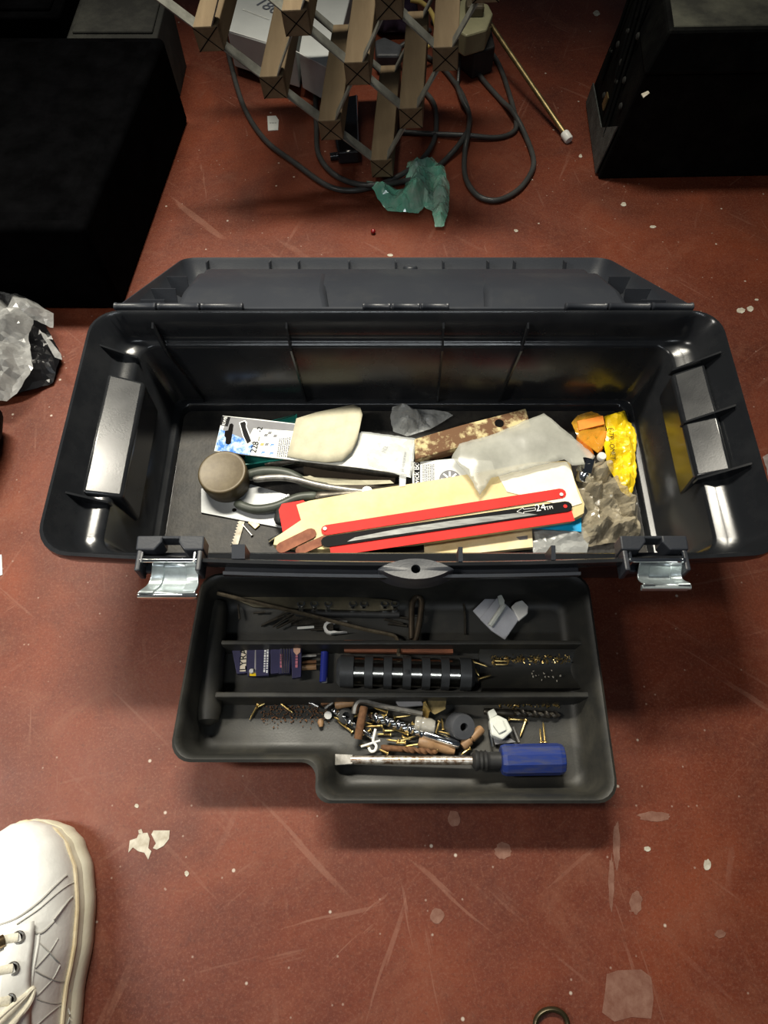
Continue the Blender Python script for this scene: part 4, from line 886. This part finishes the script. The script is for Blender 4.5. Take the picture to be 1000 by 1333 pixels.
b = MB(); b.prism(pxs([(666, 789), (671, 784), (680, 781), (688, 789), (687, 799), (676, 808), (672, 800)], zq + .002), (0, 0, -.005)); b.build('frosted_lug', M_WHITE, t, bevel=.001)
# middle channel: navy cards, leads and the socket holder
t = thing('navy_card_pack', at(345, 860, ZT), 'navy blue printed refill packs fanned in middle channel', 'package')
cards = [((301, 842), (322, 836), (322, 876), (308, 877)), ((321, 840), (336, 838), (333, 880), (322, 880)), ((333, 839), (352, 838), (350, 879), (333, 880)), ((352, 842), (366, 840), (363, 876), (352, 877)), ((364, 840), (381, 839), (378, 876), (363, 877)), ((379, 838), (393, 838), (392, 881), (380, 883))]
for k, q in enumerate(cards): sheet('refill_card', list(q), .017 + .0012 * k, .006, M_NAVY, t, bevel=.0005)
sheet('white_label', [(315, 843), (321.5, 843), (320, 874), (312, 874)], .0176, .0003, mat('cream_label', (.70, .62, .48), .6), t)
words('printed_text', 'LYRA', (320.3, 873), (321, 845), .0178, M_BLACKPRINT, t)
textline('small_print', (344, 875), (345.5, 842), .0200, M_WHITEPRINT, t, .0009)
textline('small_print', (347.5, 876), (348.8, 841), .0200, M_WHITEPRINT, t, .0009)
textline('small_print', (366, 869), (366.5, 850), .0225, mat('pink_print', (.45, .14, .18), .5), t, .0012)
textline('small_print', (386, 869), (386.5, 845), .0242, mat('pink_print', (.45, .14, .18), .5), t, .0012)
sheet('pale_spine', [(332, 842), (335.5, 842), (333.5, 876), (331, 876)], .0188, .0003, mat('grey_spine', (.28, .26, .26), .5), t)
b = MB(); b.lathe([(.0026, 0), (.0030, .001), (.0022, .003)], at(328, 874, .0188), (0, 0, 1), 10); b.build('white_knob', M_WHITE, t, smooth=True)
sheet('yellow_tab', [(325, 876), (334, 876), (334, 880), (325, 880)], .0186, .0004, M_YELLOW, t)
sheet('tan_picture', [(382, 838), (391, 838), (391, 849), (386, 853), (382, 848)], .0243, .0003, mat('peach_print', (.48, .28, .20), .5), t)
for k in range(4):
    b = MB(); b.tube([at(366 + k * 3.6, 843, .024), at(368 + k * 2.4, 876, .024)], .0005, 5); b.build('wire_tie', M_STEEL, t, smooth=True)
for k, (y, r, m_, lb) in enumerate(((845, .0026, M_DARKSTEEL, 'dark steel tube end right of navy packs, uppermost'), (854, .002, M_STEEL, 'thin steel tube right of navy packs below the dark one'), (862, .0018, M_RUST, 'thin rusty tube right of navy packs'), (869, .003, M_TAN, 'tan wooden peg lowest beside navy packs'))):
    b = MB(); b.tube([at(392, y, .014), at(412 if k else 426, y - 1, .014)], r, 8); tag(b.build('small_tube', m_, smooth=True), lb, 'tube')
b = MB(); b.tube([at(423, 849, .015), at(421, 888, .015)], .0042, 12); tag(b.build('glue_tube', mat('blue_white_tube', (.02, .03, .22), .25, vscale=20, col2=(.75, .75, .78), thr=(.50, .54), stretch=(3, .3, 1)), smooth=True), 'small blue and white tube standing left of the socket holder', 'tube')
t = thing('socket_holder', at(527, 872, ZT), 'charcoal holder with six chrome sockets in middle channel', 'socket set')
ca, cb = at(450, 874, ZT + .004), at(606, 878, ZT + .004); d = (cb - ca); L = d.length; d.normalize(); s_ = Vector((-d.y, d.x, 0)).normalized(); R_ = .0172
def half(x0, x1, r, n=14): return [[ca + d * x + s_ * (r * math.cos(math.pi * k / n)) + Vector((0, 0, 1.12 * r * math.sin(math.pi * k / n))) for k in range(n + 1)] for x in (x0, x1)]
b = MB(); b.loft(half(-.004, L + .004, R_ - .0050)); b.build('core', M_BLACKRUB, t, smooth=True)
cells = [(.002 + L * k / 6.35 + .007, .002 + L * k / 6.35 + .0185) for k in range(6)]
edge = -.006
for k in range(7):
    x0 = -.005 if k == 0 else cells[k - 1][1]; x1 = L + .005 if k == 6 else cells[k][0]
    b = MB(); L2 = half(x0, x1, R_)
    if k == 0: L2 = half(x0 - .004, x0 - .004, R_ * .72)[:1] + half(x0 - .001, x0 - .001, R_ * .93)[:1] + L2
    if k == 6: L2 = L2 + half(x1 + .001, x1 + .001, R_ * .93)[:1] + half(x1 + .004, x1 + .004, R_ * .72)[:1]
    b.loft(L2); b.build('holder_rib', M_HOLDER, t, smooth=True)
for x0, x1 in cells:
    b = MB(); b.loft(half(x0 + .0004, x1 - .0004, R_ - .0022)); b.build('socket', mat('dirty_chrome', (.50, .49, .44), .2, 1.0, var=.35, vscale=70), t, smooth=True)
b = MB(); cm = (cells[2][1] + cells[3][0]) / 2; b.lathe([(.0026, 0), (.0026, .0012), (.0018, .0014)], ca + d * cm + s_ * -.004 + Vector((0, 0, 1.12 * R_ * .965)), (0, 0, 1), 12); b.build('rivet', M_HOLDER, t, smooth=True)
tag(sheet('wooden_strip', [(448, 833), (590, 836), (590, 850), (448, 848)], ZT + .013, .006, M_BROWNWOOD), 'reddish brown wooden slat behind the socket holder', 'slat')

# ------------------------------------------------------------------ wine rack behind the toolbox
N0 = Vector((-0.0033, 0.963, 0.034)); DA = Vector((-0.0738, -0.0034, 0.0647)); DB = Vector((0.0415, -0.0097, 0.0872)); DC = Vector((0.0147, 0.2243, 0.0077))
rack = thing('wine_rack', (N0.x, N0.y + .1, 0), 'lattice of dusty pine blocks and galvanised strips, part of a wine rack', 'wine rack')
da, db, dc = DA.normalized(), DB.normalized(), DC.normalized()
u1 = da; u2 = (db - da * db.dot(da)).normalized()
def node(i, j): return N0 + DA * i + DB * j
hs = .0165
def block(i, j):
    c = node(i, j); b = MB(); sq = [u1 + u2, -u1 + u2, -u1 - u2, u1 - u2]
    sq = [u1 * 1.42, u2 * 1.42, -u1 * 1.42, -u2 * 1.42]
    b.loft([[c + q * hs for q in sq], [c + DC + q * hs for q in sq]])
    o = b.build('wood_block', M_WOOD, rack, bevel=.0015)
    e = MB(); r2 = hs * .98
    for q in (u1 * 1.38, u2 * 1.38):
        f = -dc * .0006
        sd = q.normalized().cross(dc).normalized() * .0006
        e.add([c + q * r2 + f - sd, c - q * r2 + f - sd, c - q * r2 + f + sd, c + q * r2 + f + sd], [[0, 1, 2, 3]])
    e.build('saw_slot', M_DARKINSIDE, o)
nodes_used = [(0, 0), (1, 0), (2, 0), (3, 0), (0, 1), (1, 1), (2, 1), (3, 1), (0, 2), (1, 2), (2, 2), (0, 3), (1, 3)]
for i, j in nodes_used: block(i, j)
def flat_strip(p, q, depth, ax):
    d = (q - p).normalized(); sd = d.cross(ax).normalized() * .0008
    b = MB(); b.prism([p - sd, q - sd, q + sd, p + sd], ax * depth); return b.build('steel_strip', M_GALV, rack)
for i, j in nodes_used:
    for k in ((1, 0), (0, 1)):
        if (i + k[0], j + k[1]) in nodes_used or (k == (1, 0) and i == 3 and j < 2):
            p, q = node(i, j), node(i + k[0], j + k[1]); d = (q - p).normalized()
            for off in (0.0, 1.0):
                ax = dc if off == 0 else -dc
                flat_strip(p + d * hs * 1.1 + DC * off + ax * .0005, q - d * hs * 1.1 + DC * off + ax * .0005, .019, ax)

# ------------------------------------------------------------------ white cartons under the rack
t = thing('white_carton', at(360, 40, 0), 'white carton with handwritten 180 lying behind the wine rack', 'box')
cz = .075
P0 = [at(283, -60, cz), at(296, 40, cz), at(385, 68, cz), at(400, -60, cz)]
b = MB(); c1, c2, c3, c4 = P0
low = [Vector((p.x * .995, p.y, .016)) for p in P0]
b.loft([low, [Vector((p.x, p.y, cz)) for p in P0]]); b.build('carton', M_WHITEBOX, t, bevel=.002)
words('handwriting', '180', (330, 5), (353, 17), cz, M_HAND, t, off=.001)
textline('faint_print', (316, 12), (350, 25), cz + .0008, mat('faint_ink', (.58, .59, .56), .6), t, .0016)
b = MB(); b.tube([at(292, 38, cz + .0005), at(384, 66, cz + .0005)], .0006, 5); b.build('crease', M_WHITEPRINT, t)
t = thing('white_carton', at(420, 60, 0), 'white carton with a plain creased side behind central rack blocks', 'box')
P0 = [at(412, -60, cz + .01), at(389, 68, cz), at(432, 92, cz), at(470, -60, cz + .01)]
b = MB(); b.loft([[Vector((p.x, p.y, .016)) for p in P0], P0]); b.build('carton', M_WHITEBOX, t, bevel=.002)
b = MB(); b.tube([at(384, 66, cz + .0006), at(431, 91, cz + .0006)], .0006, 5); b.build('crease', M_WHITEPRINT, t)
b = MB(); P0 = [at(283, -40, .016), at(300, 62, .016), at(430, 112, .016), at(470, -40, .016)]; b.prism(P0, (0, 0, -.015)); tag(b.build('dark_board', M_DARKINSIDE), 'dark board underneath the white cartons', 'board')
# ------------------------------------------------------------------ cables
def cable(name, pts, r, m, label, z=None, sag=0.0):
    z = r + .0005 if z is None else z
    b = MB(); b.tube(crm([at(p[0], p[1], z if len(p) < 3 else p[2]) for p in pts], 7), r, 10); return tag(b.build(name, m, smooth=True), label, 'cable')
CR = .0042
cable('power_cable', [(285, -20), (292, 40), (301, 85), (318, 140), (345, 182), (385, 213), (425, 241), (457, 248), (492, 241), (525, 226, .010), (548, 209, .010), (563, 188), (568, 165), (566, 138), (553, 120), (535, 112)], CR, M_CABLE, 'dark cable curving left of wine rack and looping under its blocks')
cable('power_cable', [(410, 110), (412, 165), (414, 198), (428, 221), (452, 236), (485, 241, .012), (530, 235, .006), (556, 228), (580, 208), (602, 182, .012), (612, 158), (604, 128), (590, 105), (572, 84), (556, 74)], CR, M_CABLE, 'dark cable running behind the green film up past the rack')
cable('power_cable', [(562, 28), (588, 40), (607, 67), (626, 100), (652, 130), (668, 146, .012), (684, 176), (695, 211), (684, 237), (665, 254), (642, 261), (620, 253), (606, 230), (605, 200), (609, 175, .013), (611, 150), (602, 130, .010), (594, 108)], CR, M_CABLE, 'dark cable making the large floor loop right of the rack')
cable('power_cable', [(575, 12), (600, 30), (626, 51), (649, 83), (664, 125), (672, 158, .006), (668, 172), (646, 179), (607, 176, .008), (560, 174), (512, 171)], CR * .95, M_CABLE, 'dark cable sweeping out and back under the rack to right')
cable('yellow_cord', [(535, 0, .05), (548, 3, .05), (560, 14, .05), (567, 30, .045), (568, 45, .04), (560, 58, .035), (545, 66, .03), (515, 76, .02), (490, 86, .01)], .0042, M_YCORD, 'yellow cord looping behind right rack blocks')
cable('thin_cable', [(597, -20, .09), (598, 30, .07), (599, 70, .03), (596, 110, .003)], .0028, M_CABLE, 'thin dark cable hanging straight beside the ivory socket')
t = thing('power_plug', at(510, 64, 0), 'black mains plug on the floor behind the rack', 'plug')
b = MB(); P = pxs([(488, 52), (500, 47), (524, 58), (520, 72), (490, 72)], .035); b.prism(P, (0, 0, -.03)); b.build('plug_body', M_GREYRUB, t, bevel=.004)
b = MB(); b.tube(crm([at(520, 62, .025), at(535, 52, .03), at(545, 45, .03), at(560, 40, .025)], 5), .0045, 10); b.build('plug_lead', M_CABLE, t, smooth=True)
tag(film('purple_cloth', [(488, -30), (540, -30), (545, 30), (530, 48), (500, 50), (488, 40)], .004, .05, 71, M_PURPLE, step=.006, freq=14, smooth=True, crease=.4), 'dark purple cloth heap behind the rack', 'cloth')
# ivory socket box with dark foot
t = thing('socket_outlet', at(612, 40, 0), 'ivory surface socket block with cables plugged in on dark stand', 'socket')
b = MB(); P = pxs([(588, 8), (606, -4), (636, 5), (642, 17), (634, 38), (607, 46), (592, 36)], .082); b.prism(P, (0, 0, -.035)); b.build('outlet_body', M_SOCKETBOX, t, bevel=.003)
b = MB(); P = pxs([(598, 52), (640, 36), (645, 60), (618, 70)], .045); b.prism(P, (0, 0, -.044)); b.build('stand', M_BLACKRUB, t, bevel=.003)
b = MB(); b.box(at(618, 10, .090), (.030, .028, .018)); b.build('plug', mat('brown_plug', (.10, .08, .05), .5), t, bevel=.004)
sheet('yellow_sticker', [(606, 40), (612, 39), (613, 47), (608, 48)], .076, .001, M_YELLOW, t)
# brass tube with white end cap
t = thing('brass_tube', at(740, 183, 0), 'thin brass tube with white end cap leaning on the ivory socket', 'tube')
a, c = at(738, 178, .007), at(632, 22, .062)
b = MB(); b.tube([a, c], .0042, 14); b.build('tube', M_BRASSDULL, t, smooth=True)
d = (c - a).normalized(); b = MB(); b.lathe([(.0062, -.008), (.0074, -.006), (.0074, .006), (.0066, .008)], a, d, 16); b.build('end_cap', M_WHITE, t, smooth=True)
# black cutter box, tag, bead
t = thing('tape_cutter', at(452, 170, 0), 'glossy black plastic dispenser on floor beneath the rack', 'dispenser')
b = MB(); P = pxs([(437, 128), (466, 122), (468, 196), (440, 198), (434, 170)], .024); b.prism(P, (0, 0, -.022)); b.build('dispenser_body', mat('glossy_black', (.012, .012, .014), .12, spec=.7), t, bevel=.003)
b = MB(); b.tube([at(430, 204, .006), at(456, 201, .006)], .006, 10); b.build('roller', mat('glossy_black', (.012, .012, .014), .12), t, smooth=True)
b = MB(); b.tube([at(464, 124, .0265), at(467, 194, .0265)], .0012, 6); b.build('edge_trim', M_CHROME, t, smooth=True)
t = thing('paper_tag', at(355, 160, 0), 'small white printed tag lying on floor under the rack', 'tag')
sheet('tag', [(348, 151), (359, 150.5), (363, 156), (362, 169), (349, 170)], .0012, .001, M_CARDW, t)
textline('small_print', (351, 160), (360, 160), .0015, M_GREYPRINT, t, .0008)
b = MB(); b.lathe([(.0001, 0), (.0028, .0012), (.0038, .0038), (.0028, .0064), (.0001, .0076)], at(486, 304, 0), (0, 0, 1), 14); tag(b.build('red_bead', M_REDBEAD, smooth=True), 'tiny dark red glass bead on the open floor', 'bead')
# crumpled green film
tag(film('green_film', [(477, 237), (500, 240), (527, 251), (530, 218), (533, 210), (545, 211), (562, 206), (578, 222), (585, 245), (584, 275), (578, 297), (566, 297), (562, 276), (552, 270), (545, 280), (525, 278), (505, 276), (492, 262)], .003, .034, 82, M_GREENFILM, step=.0045, freq=22, rim=.016, crease=1.0), 'crumpled translucent green plastic film on the floor below cables', 'plastic film')

# ------------------------------------------------------------------ black cases either side
t = thing('black_case', (-.62, .92, 0), 'large matt black case on floor left of the wine rack', 'case')
A, B2 = at(160, 404, 0), at(246, 157, 0)
b = MB(); b.loft([[Vector((-.95, A.y, 0)), Vector((A.x, A.y, 0)), Vector((B2.x, B2.y, 0)), Vector((-.95, B2.y, 0))], [Vector((-.95, A.y + .006, .137)), Vector((A.x - .006, A.y + .006, .137)), Vector((B2.x - .004, B2.y - .004, .137)), Vector((-.95, B2.y - .004, .137))]])
b.build('case_body', M_CASE, t, bevel=.008, seg=3, smooth=True)
b = MB(); b.loft([[Vector((-.945, A.y + .02, .1368)), Vector((A.x - .022, A.y + .02, .1368)), Vector((B2.x - .02, B2.y - .02, .1368)), Vector((-.945, B2.y - .02, .1368))], [Vector((-.945, A.y + .03, .141)), Vector((A.x - .030, A.y + .03, .141)), Vector((B2.x - .028, B2.y - .026, .141)), Vector((-.945, B2.y - .026, .141))]]); b.build('case_lid', M_CASE, t)
b = MB(); b.box((-.72, 1.32, .075), (.46, .34, .15)); b.box((-.72, 1.32, .152), (.43, .31, .006)); tag(b.build('dark_corner_block', M_CASE, bevel=.008), 'matt black block added to darken the far left corner behind the large case', 'case')  # added black block, standing in for the darkness left of the dusty box
b = MB(); b.box((-.420, 1.215, .060), (.14, .13, .12)); b.box((-.420, 1.215, .122), (.124, .11, .004)); tag(b.build('dusty_box', M_DUSTY, bevel=.006), 'small dusty grey box behind the back corner of the large black case', 'box')
t = thing('equipment_case', (.62, 1.08, 0), 'scuffed black case with studded side and dusty top in far right corner', 'case')
A = at(778, 234, 0); B2 = at(764, 132, 0); zt = .22
b = MB(); b.loft([[Vector((A.x, A.y, 0)), Vector((1.05, A.y + .02, 0)), Vector((1.05, 1.45, 0)), Vector((B2.x, B2.y, 0))], [Vector((A.x + .022, A.y + .004, .165)), Vector((1.05, A.y + .024, .165)), Vector((1.05, 1.45, .165)), Vector((B2.x + .03, B2.y + .02, .165))]]); b.build('case_body', M_CASE2, t, bevel=.004)
b = MB(); b.loft([[Vector((A.x + .018, A.y - .004, .166)), Vector((1.05, A.y + .016, .166)), Vector((1.05, 1.45, .166)), Vector((B2.x + .03, B2.y + .03, .166))], [Vector((A.x + .036, A.y + .006, zt)), Vector((1.05, A.y + .026, zt)), Vector((1.05, 1.45, zt)), Vector((B2.x + .05, B2.y + .03, zt))]]); b.build('case_lid', M_CASE2, t, bevel=.004)
b = MB(); b.loft([[Vector((A.x + .042, A.y + .012, zt - .001)), Vector((1.05, A.y + .03, zt - .001)), Vector((1.05, 1.44, zt - .001)), Vector((B2.x + .056, B2.y + .03, zt - .001))], [Vector((A.x + .046, A.y + .014, zt + .001)), Vector((1.05, A.y + .032, zt + .001)), Vector((1.05, 1.44, zt + .001)), Vector((B2.x + .06, B2.y + .03, zt + .001))]]); b.build('top_panel', M_DUST2, t)
def on_side(s_, h):   # point on the left side of the case
    p = A.lerp(B2, s_); return p + Vector((.13 * h - .002, .02 * h, h))
for (s0, h0, s1, h1) in ((.22, .045, .55, .215), (.34, .05, .68, .215), (.52, .10, .80, .21), (.80, .06, .95, .2)):
    b = MB(); b.tube([on_side(s0, h0), on_side(s1, h1)], .0028, 8); b.build('side_rod', M_CASE2, t, smooth=True)
for (s0, h0) in ((.22, .045), (.45, .10), (.52, .12), (.30, .12), (.65, .15), (.75, .12), (.6, .06), (.85, .10), (.15, .10), (.4, .17)):
    b = MB(); b.lathe([(.005, 0), (.004, .002), (.0001, .003)], on_side(s0, h0), (-1, -.05, .1), 10); b.build('stud', M_DUSTY, t, smooth=True)
b = MB(); P = [on_side(.05, .004), on_side(.95, .004), on_side(.97, .035), on_side(.35, .04), on_side(.03, .085)]; b.prism(P, (-.002, 0, 0)); b.build('corner_plate', mat('scuffed_steel_corner', (.035, .038, .036), .6, .3, vscale=60, col2=(.08, .085, .08), bump=.2), t)
b = MB(); b.prism([on_side(.45, .055) + Vector((-.001, 0, 0)), on_side(.53, .055) + Vector((-.001, 0, 0)), on_side(.55, .072), on_side(.47, .072)], (-.002, 0, 0)); b.build('brass_badge', M_BRASSDULL, t)
tag(sheet('paint_flake', [(835, 122), (844, 118), (846, 121), (838, 127)], .166, .001, M_FLECK, None), 'pale flake stuck on front of the scuffed case', 'flake')

# ------------------------------------------------------------------ left edge: bag and dark roll
t = thing('black_rubbish_bag', at(20, 470, 0), 'shiny black bag wrapped in clear film by left edge', 'bag')
film('black_bag', [(-60, 420), (-20, 395), (30, 405), (60, 425), (84, 470), (70, 500), (30, 518), (-40, 530), (-80, 480)], .002, .055, 91, mat('shiny_black_bag', (.008, .008, .009), .14, spec=.8), t, step=.006, freq=16, rim=.03, crease=.8, smooth=False)
film('clear_wrap', [(-60, 400), (-20, 380), (20, 384), (40, 395), (72, 412), (70, 428), (46, 420), (38, 440), (44, 480), (30, 505), (10, 524), (-60, 520)], .028, .040, 93, M_CLEARBAG, t, step=.005, freq=20, rim=.02, crease=1.0)
film('clear_wrap', [(52, 432), (60, 436), (80, 462), (82, 470), (72, 466)], .035, .012, 95, M_CLEARBAG, t, step=.003, freq=30, rim=.006)
b = MB(); b.lathe([(.025, -.075), (.038, -.068), (.045, -.03), (.045, .03), (.038, .055), (.025, .06)], at(-62, 578, .045), (.12, 1, 0), 20); tag(b.build('dark_roll', M_CASE2, smooth=True), 'dark rounded roll at left edge below the wrapped bag', 'roll')
tag(film('clear_scrap', [(992, 596), (1006, 588), (1020, 600), (1016, 625), (1000, 622)], .001, .02, 97, M_CLEARBAG, step=.004, freq=30), 'scrap of clear film at right edge beside toolbox', 'plastic film')
b = MB(); b.tube([at(718 + 21 * math.cos(k * math.pi / 16), 1334 + 20 * math.sin(k * math.pi / 16), .004) for k in range(32)], .0024, 8, closed=True); tag(b.build('steel_ring', mat('dark_ring', (.05, .04, .02), .35, .6), smooth=True), 'thin dark metal ring at bottom edge of floor', 'ring')
tag(sheet('paper_scrap', [(-8, 722), (2, 722), (3, 748), (-8, 752)], .001, .001, M_CARDW), 'white paper scrap at left edge beside toolbox', 'paper')

# ------------------------------------------------------------------ white sneaker
shoe_base = at(52, 1068, .012); SX, SY = -.337, shoe_base.y
shoe = thing('sneaker', (SX, SY - .14, 0), 'white leather lace-up sneaker with chunky cream sole at lower left', 'shoe')
yaw = math.radians(10.0)
def sp(x, y, z):     # x right of the axis, y back from the toe
    return Vector((SX, SY, 0)) + Vector((x * math.cos(yaw) + y * math.sin(yaw), -y * math.cos(yaw) + x * math.sin(yaw), z))
Ys = [0.0, .004, .012, .026, .045, .070, .095, .115, .135, .155, .180, .205, .230, .252, .268, .278]
def lerp_tab(tab, y):
    for (a, va), (c, vc) in zip(tab, tab[1:]):
        if y <= c: t_ = (y - a) / (c - a); t_ = t_ * t_ * (3 - 2 * t_) * .5 + t_ * .5; return va + (vc - va) * t_
    return tab[-1][1]
sole_r = [(0, .006), (.004, .020), (.012, .034), (.026, .045), (.05, .0535), (.08, .056), (.11, .054), (.15, .046), (.19, .043), (.23, .046), (.262, .040), (.274, .024), (.28, .008)]
sole_l = [(0, .006), (.004, .018), (.012, .031), (.026, .042), (.05, .050), (.08, .053), (.11, .052), (.15, .046), (.19, .042), (.23, .044), (.262, .038), (.274, .024), (.28, .008)]
def outline(k, z, inset=0.0):
    ys = [.280 * (0.5 - 0.5 * math.cos(math.pi * i / 60)) for i in range(61)]
    R_ = [sp(max(.001, lerp_tab(sole_r, y) * k - inset), y * (1 - 2 * inset / .28) + inset, z) for y in ys]
    L_ = [sp(-max(.001, lerp_tab(sole_l, y) * k - inset), y * (1 - 2 * inset / .28) + inset, z) for y in ys]
    return R_ + L_[::-1]
b = MB(); b.loft([outline(.94, 0), outline(.99, .004), outline(1.0, .012), outline(.99, .024), outline(.95, .0275, .001)]); b.build('sole', M_SOLE, shoe, smooth=True)
b = MB(); b.loft([outline(.985, .0265, .003), outline(.99, .0275, .0022), outline(.97, .038, .0035), outline(.93, .0395, .006)], False, False); b.build('foxing', M_SOLE, shoe, smooth=True)
ol = outline(.97, .0385, .0032); b = MB(); b.tube([p for i, p in enumerate(ol) if i % 2 == 0 or True][::2], .0018, 6, closed=True); b.build('welt', M_WELT, shoe, smooth=True)
# upper: sections across the shoe
top_h = [(0, .040), (.006, .052), (.014, .062), (.03, .072), (.055, .079), (.08, .085), (.10, .093), (.13, .108), (.16, .122), (.19, .130), (.23, .128), (.262, .118), (.276, .105)]
def section(y, f=1.0, lift=0.0):
    h = lerp_tab(top_h, y) + lift; z0 = .030; wr = max(.003, lerp_tab(sole_r, y) - .006) * f; wl_ = max(.003, lerp_tab(sole_l, y) - .006) * f
    pts = []
    for k in range(25):
        a = math.pi * k / 24; ca_, sa = math.cos(a), math.sin(a); e = .72 if y < .09 else .85
        x = (wr if ca_ > 0 else wl_) * math.copysign(abs(ca_) ** e, ca_) * (1 - (.10 + .28 * min(1, max(0, (y - .06) / .1))) * sa ** 2)
        pts.append((x, z0 + (h - z0) * sa ** e))
    return pts
def top_at(y, x):      # height of the upper at offset x
    s_ = section(y); best = s_[0]
    for p, q in zip(s_, s_[1:]):
        if min(p[0], q[0]) <= x <= max(p[0], q[0]):
            t_ = (x - p[0]) / (q[0] - p[0] + 1e-9); return p[1] + (q[1] - p[1]) * t_
    return .03
ys = [.0045, .007, .011, .017, .025, .035, .048, .062, .078, .094, .11, .125, .14, .155, .17, .185, .2, .215, .23, .245, .258, .268, .275]
b = MB(); b.loft([[sp(x, y, z) for x, z in section(y)] for y in ys]); b.build('upper', M_LEATHER, shoe, smooth=True)
def on(x, y, up=.0): return sp(x, y, top_at(y, x) + up)
def patch(name, poly, up, m, nx=10, ny=10, th=.0014):
    """quad patch on the upper, corners (x, y): a b c d"""
    a, c, d, e = [Vector(p) for p in poly]; b = MB(); L = []
    for i in range(ny + 1):
        p = a.lerp(e, i / ny); q = c.lerp(d, i / ny); L.append([on(*(p.lerp(q, j / nx)), up) for j in range(nx + 1)])
    b.loft(L, False, False, closed=False); return b.build(name, m, shoe, smooth=True, solid=th)
def line(name, pts, r, m, up=.0006, par=None):
    P = [on(x, y, up) for x, y in [tuple(q[:2]) for q in crm([Vector((x, y, 0)) for x, y in pts], 6)]]
    b = MB(); b.tube(P, r, 6); return b.build(name, m, par or shoe, smooth=True)
# tongue, eyestays
patch('tongue', ((-.018, .096), (.018, .096), (.02, .235), (-.02, .235)), .0015, M_LEATHER, 8, 16)
patch('eyestay', ((.015, .092), (.032, .088), (.033, .235), (.017, .235)), .0034, M_LEATHER, 6, 18, .002)
patch('eyestay', ((-.032, .088), (-.015, .092), (-.017, .235), (-.033, .235)), .0034, M_LEATHER, 6, 18, .002)
line('seam', [(.0, .087), (.018, .084), (.032, .075), (.041, .064), (.046, .056)], .0009, M_STITCH)
line('seam', [(.020, .088), (.034, .079), (.045, .067), (.049, .061)], .0006, M_STITCH)
line('seam', [(.026, .090), (.034, .098), (.0405, .092), (.046, .082), (.049, .074)], .0009, M_STITCH)
line('seam', [(.034, .098), (.0335, .115), (.031, .15), (.031, .19), (.032, .235)], .0010, M_LEATHER)
line('seam', [(-.0, .089), (-.018, .084), (-.032, .075), (-.043, .064)], .0009, M_STITCH)
for k in range(7):
    y = .104 + k * .020
    line('quilt_stitch', [(.034, y), (.040, y + .009), (.0435, y + .018)], .0006, M_STITCH)
    line('quilt_stitch', [(.0435, y), (.040, y + .009), (.034, y + .018)], .0006, M_STITCH)
for k in range(6):
    y = .098 + .021 * k
    for s_ in (-1, 1):
        b = MB(); c = on(s_ * .0235, y, .0046); nrm = Vector((s_ * .35, .2, 1)).normalized(); a1 = nrm.orthogonal().normalized(); a2 = nrm.cross(a1)
        b.tube([c + (a1 * math.cos(q * math.pi / 8) + a2 * math.sin(q * math.pi / 8)) * .0042 for q in range(16)], .0010, 6, closed=True); b.build('eyelet', M_STEEL, shoe, smooth=True)
        b = MB(); b.lathe([(.0036, 0), (.0001, .0002)], c - nrm * .0006, nrm, 10, cap=False); b.build('eyelet_hole', M_DARKINSIDE, shoe)
    zc = [on(x, y + (.003 if abs(x) < .01 else 0), .0062 + (.003 if abs(x) < .015 else -.001)) for x in (-.0235, -.015, -.006, .006, .015, .0235)]
    b = MB(); b.tube(crm(zc, 4), .0036, 8, flat=.55); lc = b.build('lace', M_LACE, shoe, smooth=True)
    if k == 0:
        b = MB(); b.tube([zc[1] + Vector((0, 0, .001)), zc[2] + Vector((0, 0, .001)), zc[3] + Vector((0, 0, .001)), zc[4] + Vector((0, 0, .0005))], .0046, 10, flat=.7); b.build('lace_band', M_BRONZE, lc, smooth=True)
b = MB(); b.tube(crm([on(.004, .175, .014), on(.012, .165, .013), on(.020, .155, .010), on(.0285, .143, .0065), on(.0335, .136, .005), on(.032, .146, .0065), on(.026, .158, .011), on(.016, .172, .014), on(.006, .182, .015)], 6), .0024, 8); b.build('lace_loop', M_LACE, shoe, smooth=True)
b = MB(); b.tube(crm([on(.006, .172, .013), on(.014, .158, .012), on(.024, .146, .009), on(.032, .138, .0055)], 6), .0021, 8); b.build('lace_loop', M_LACE, shoe, smooth=True)
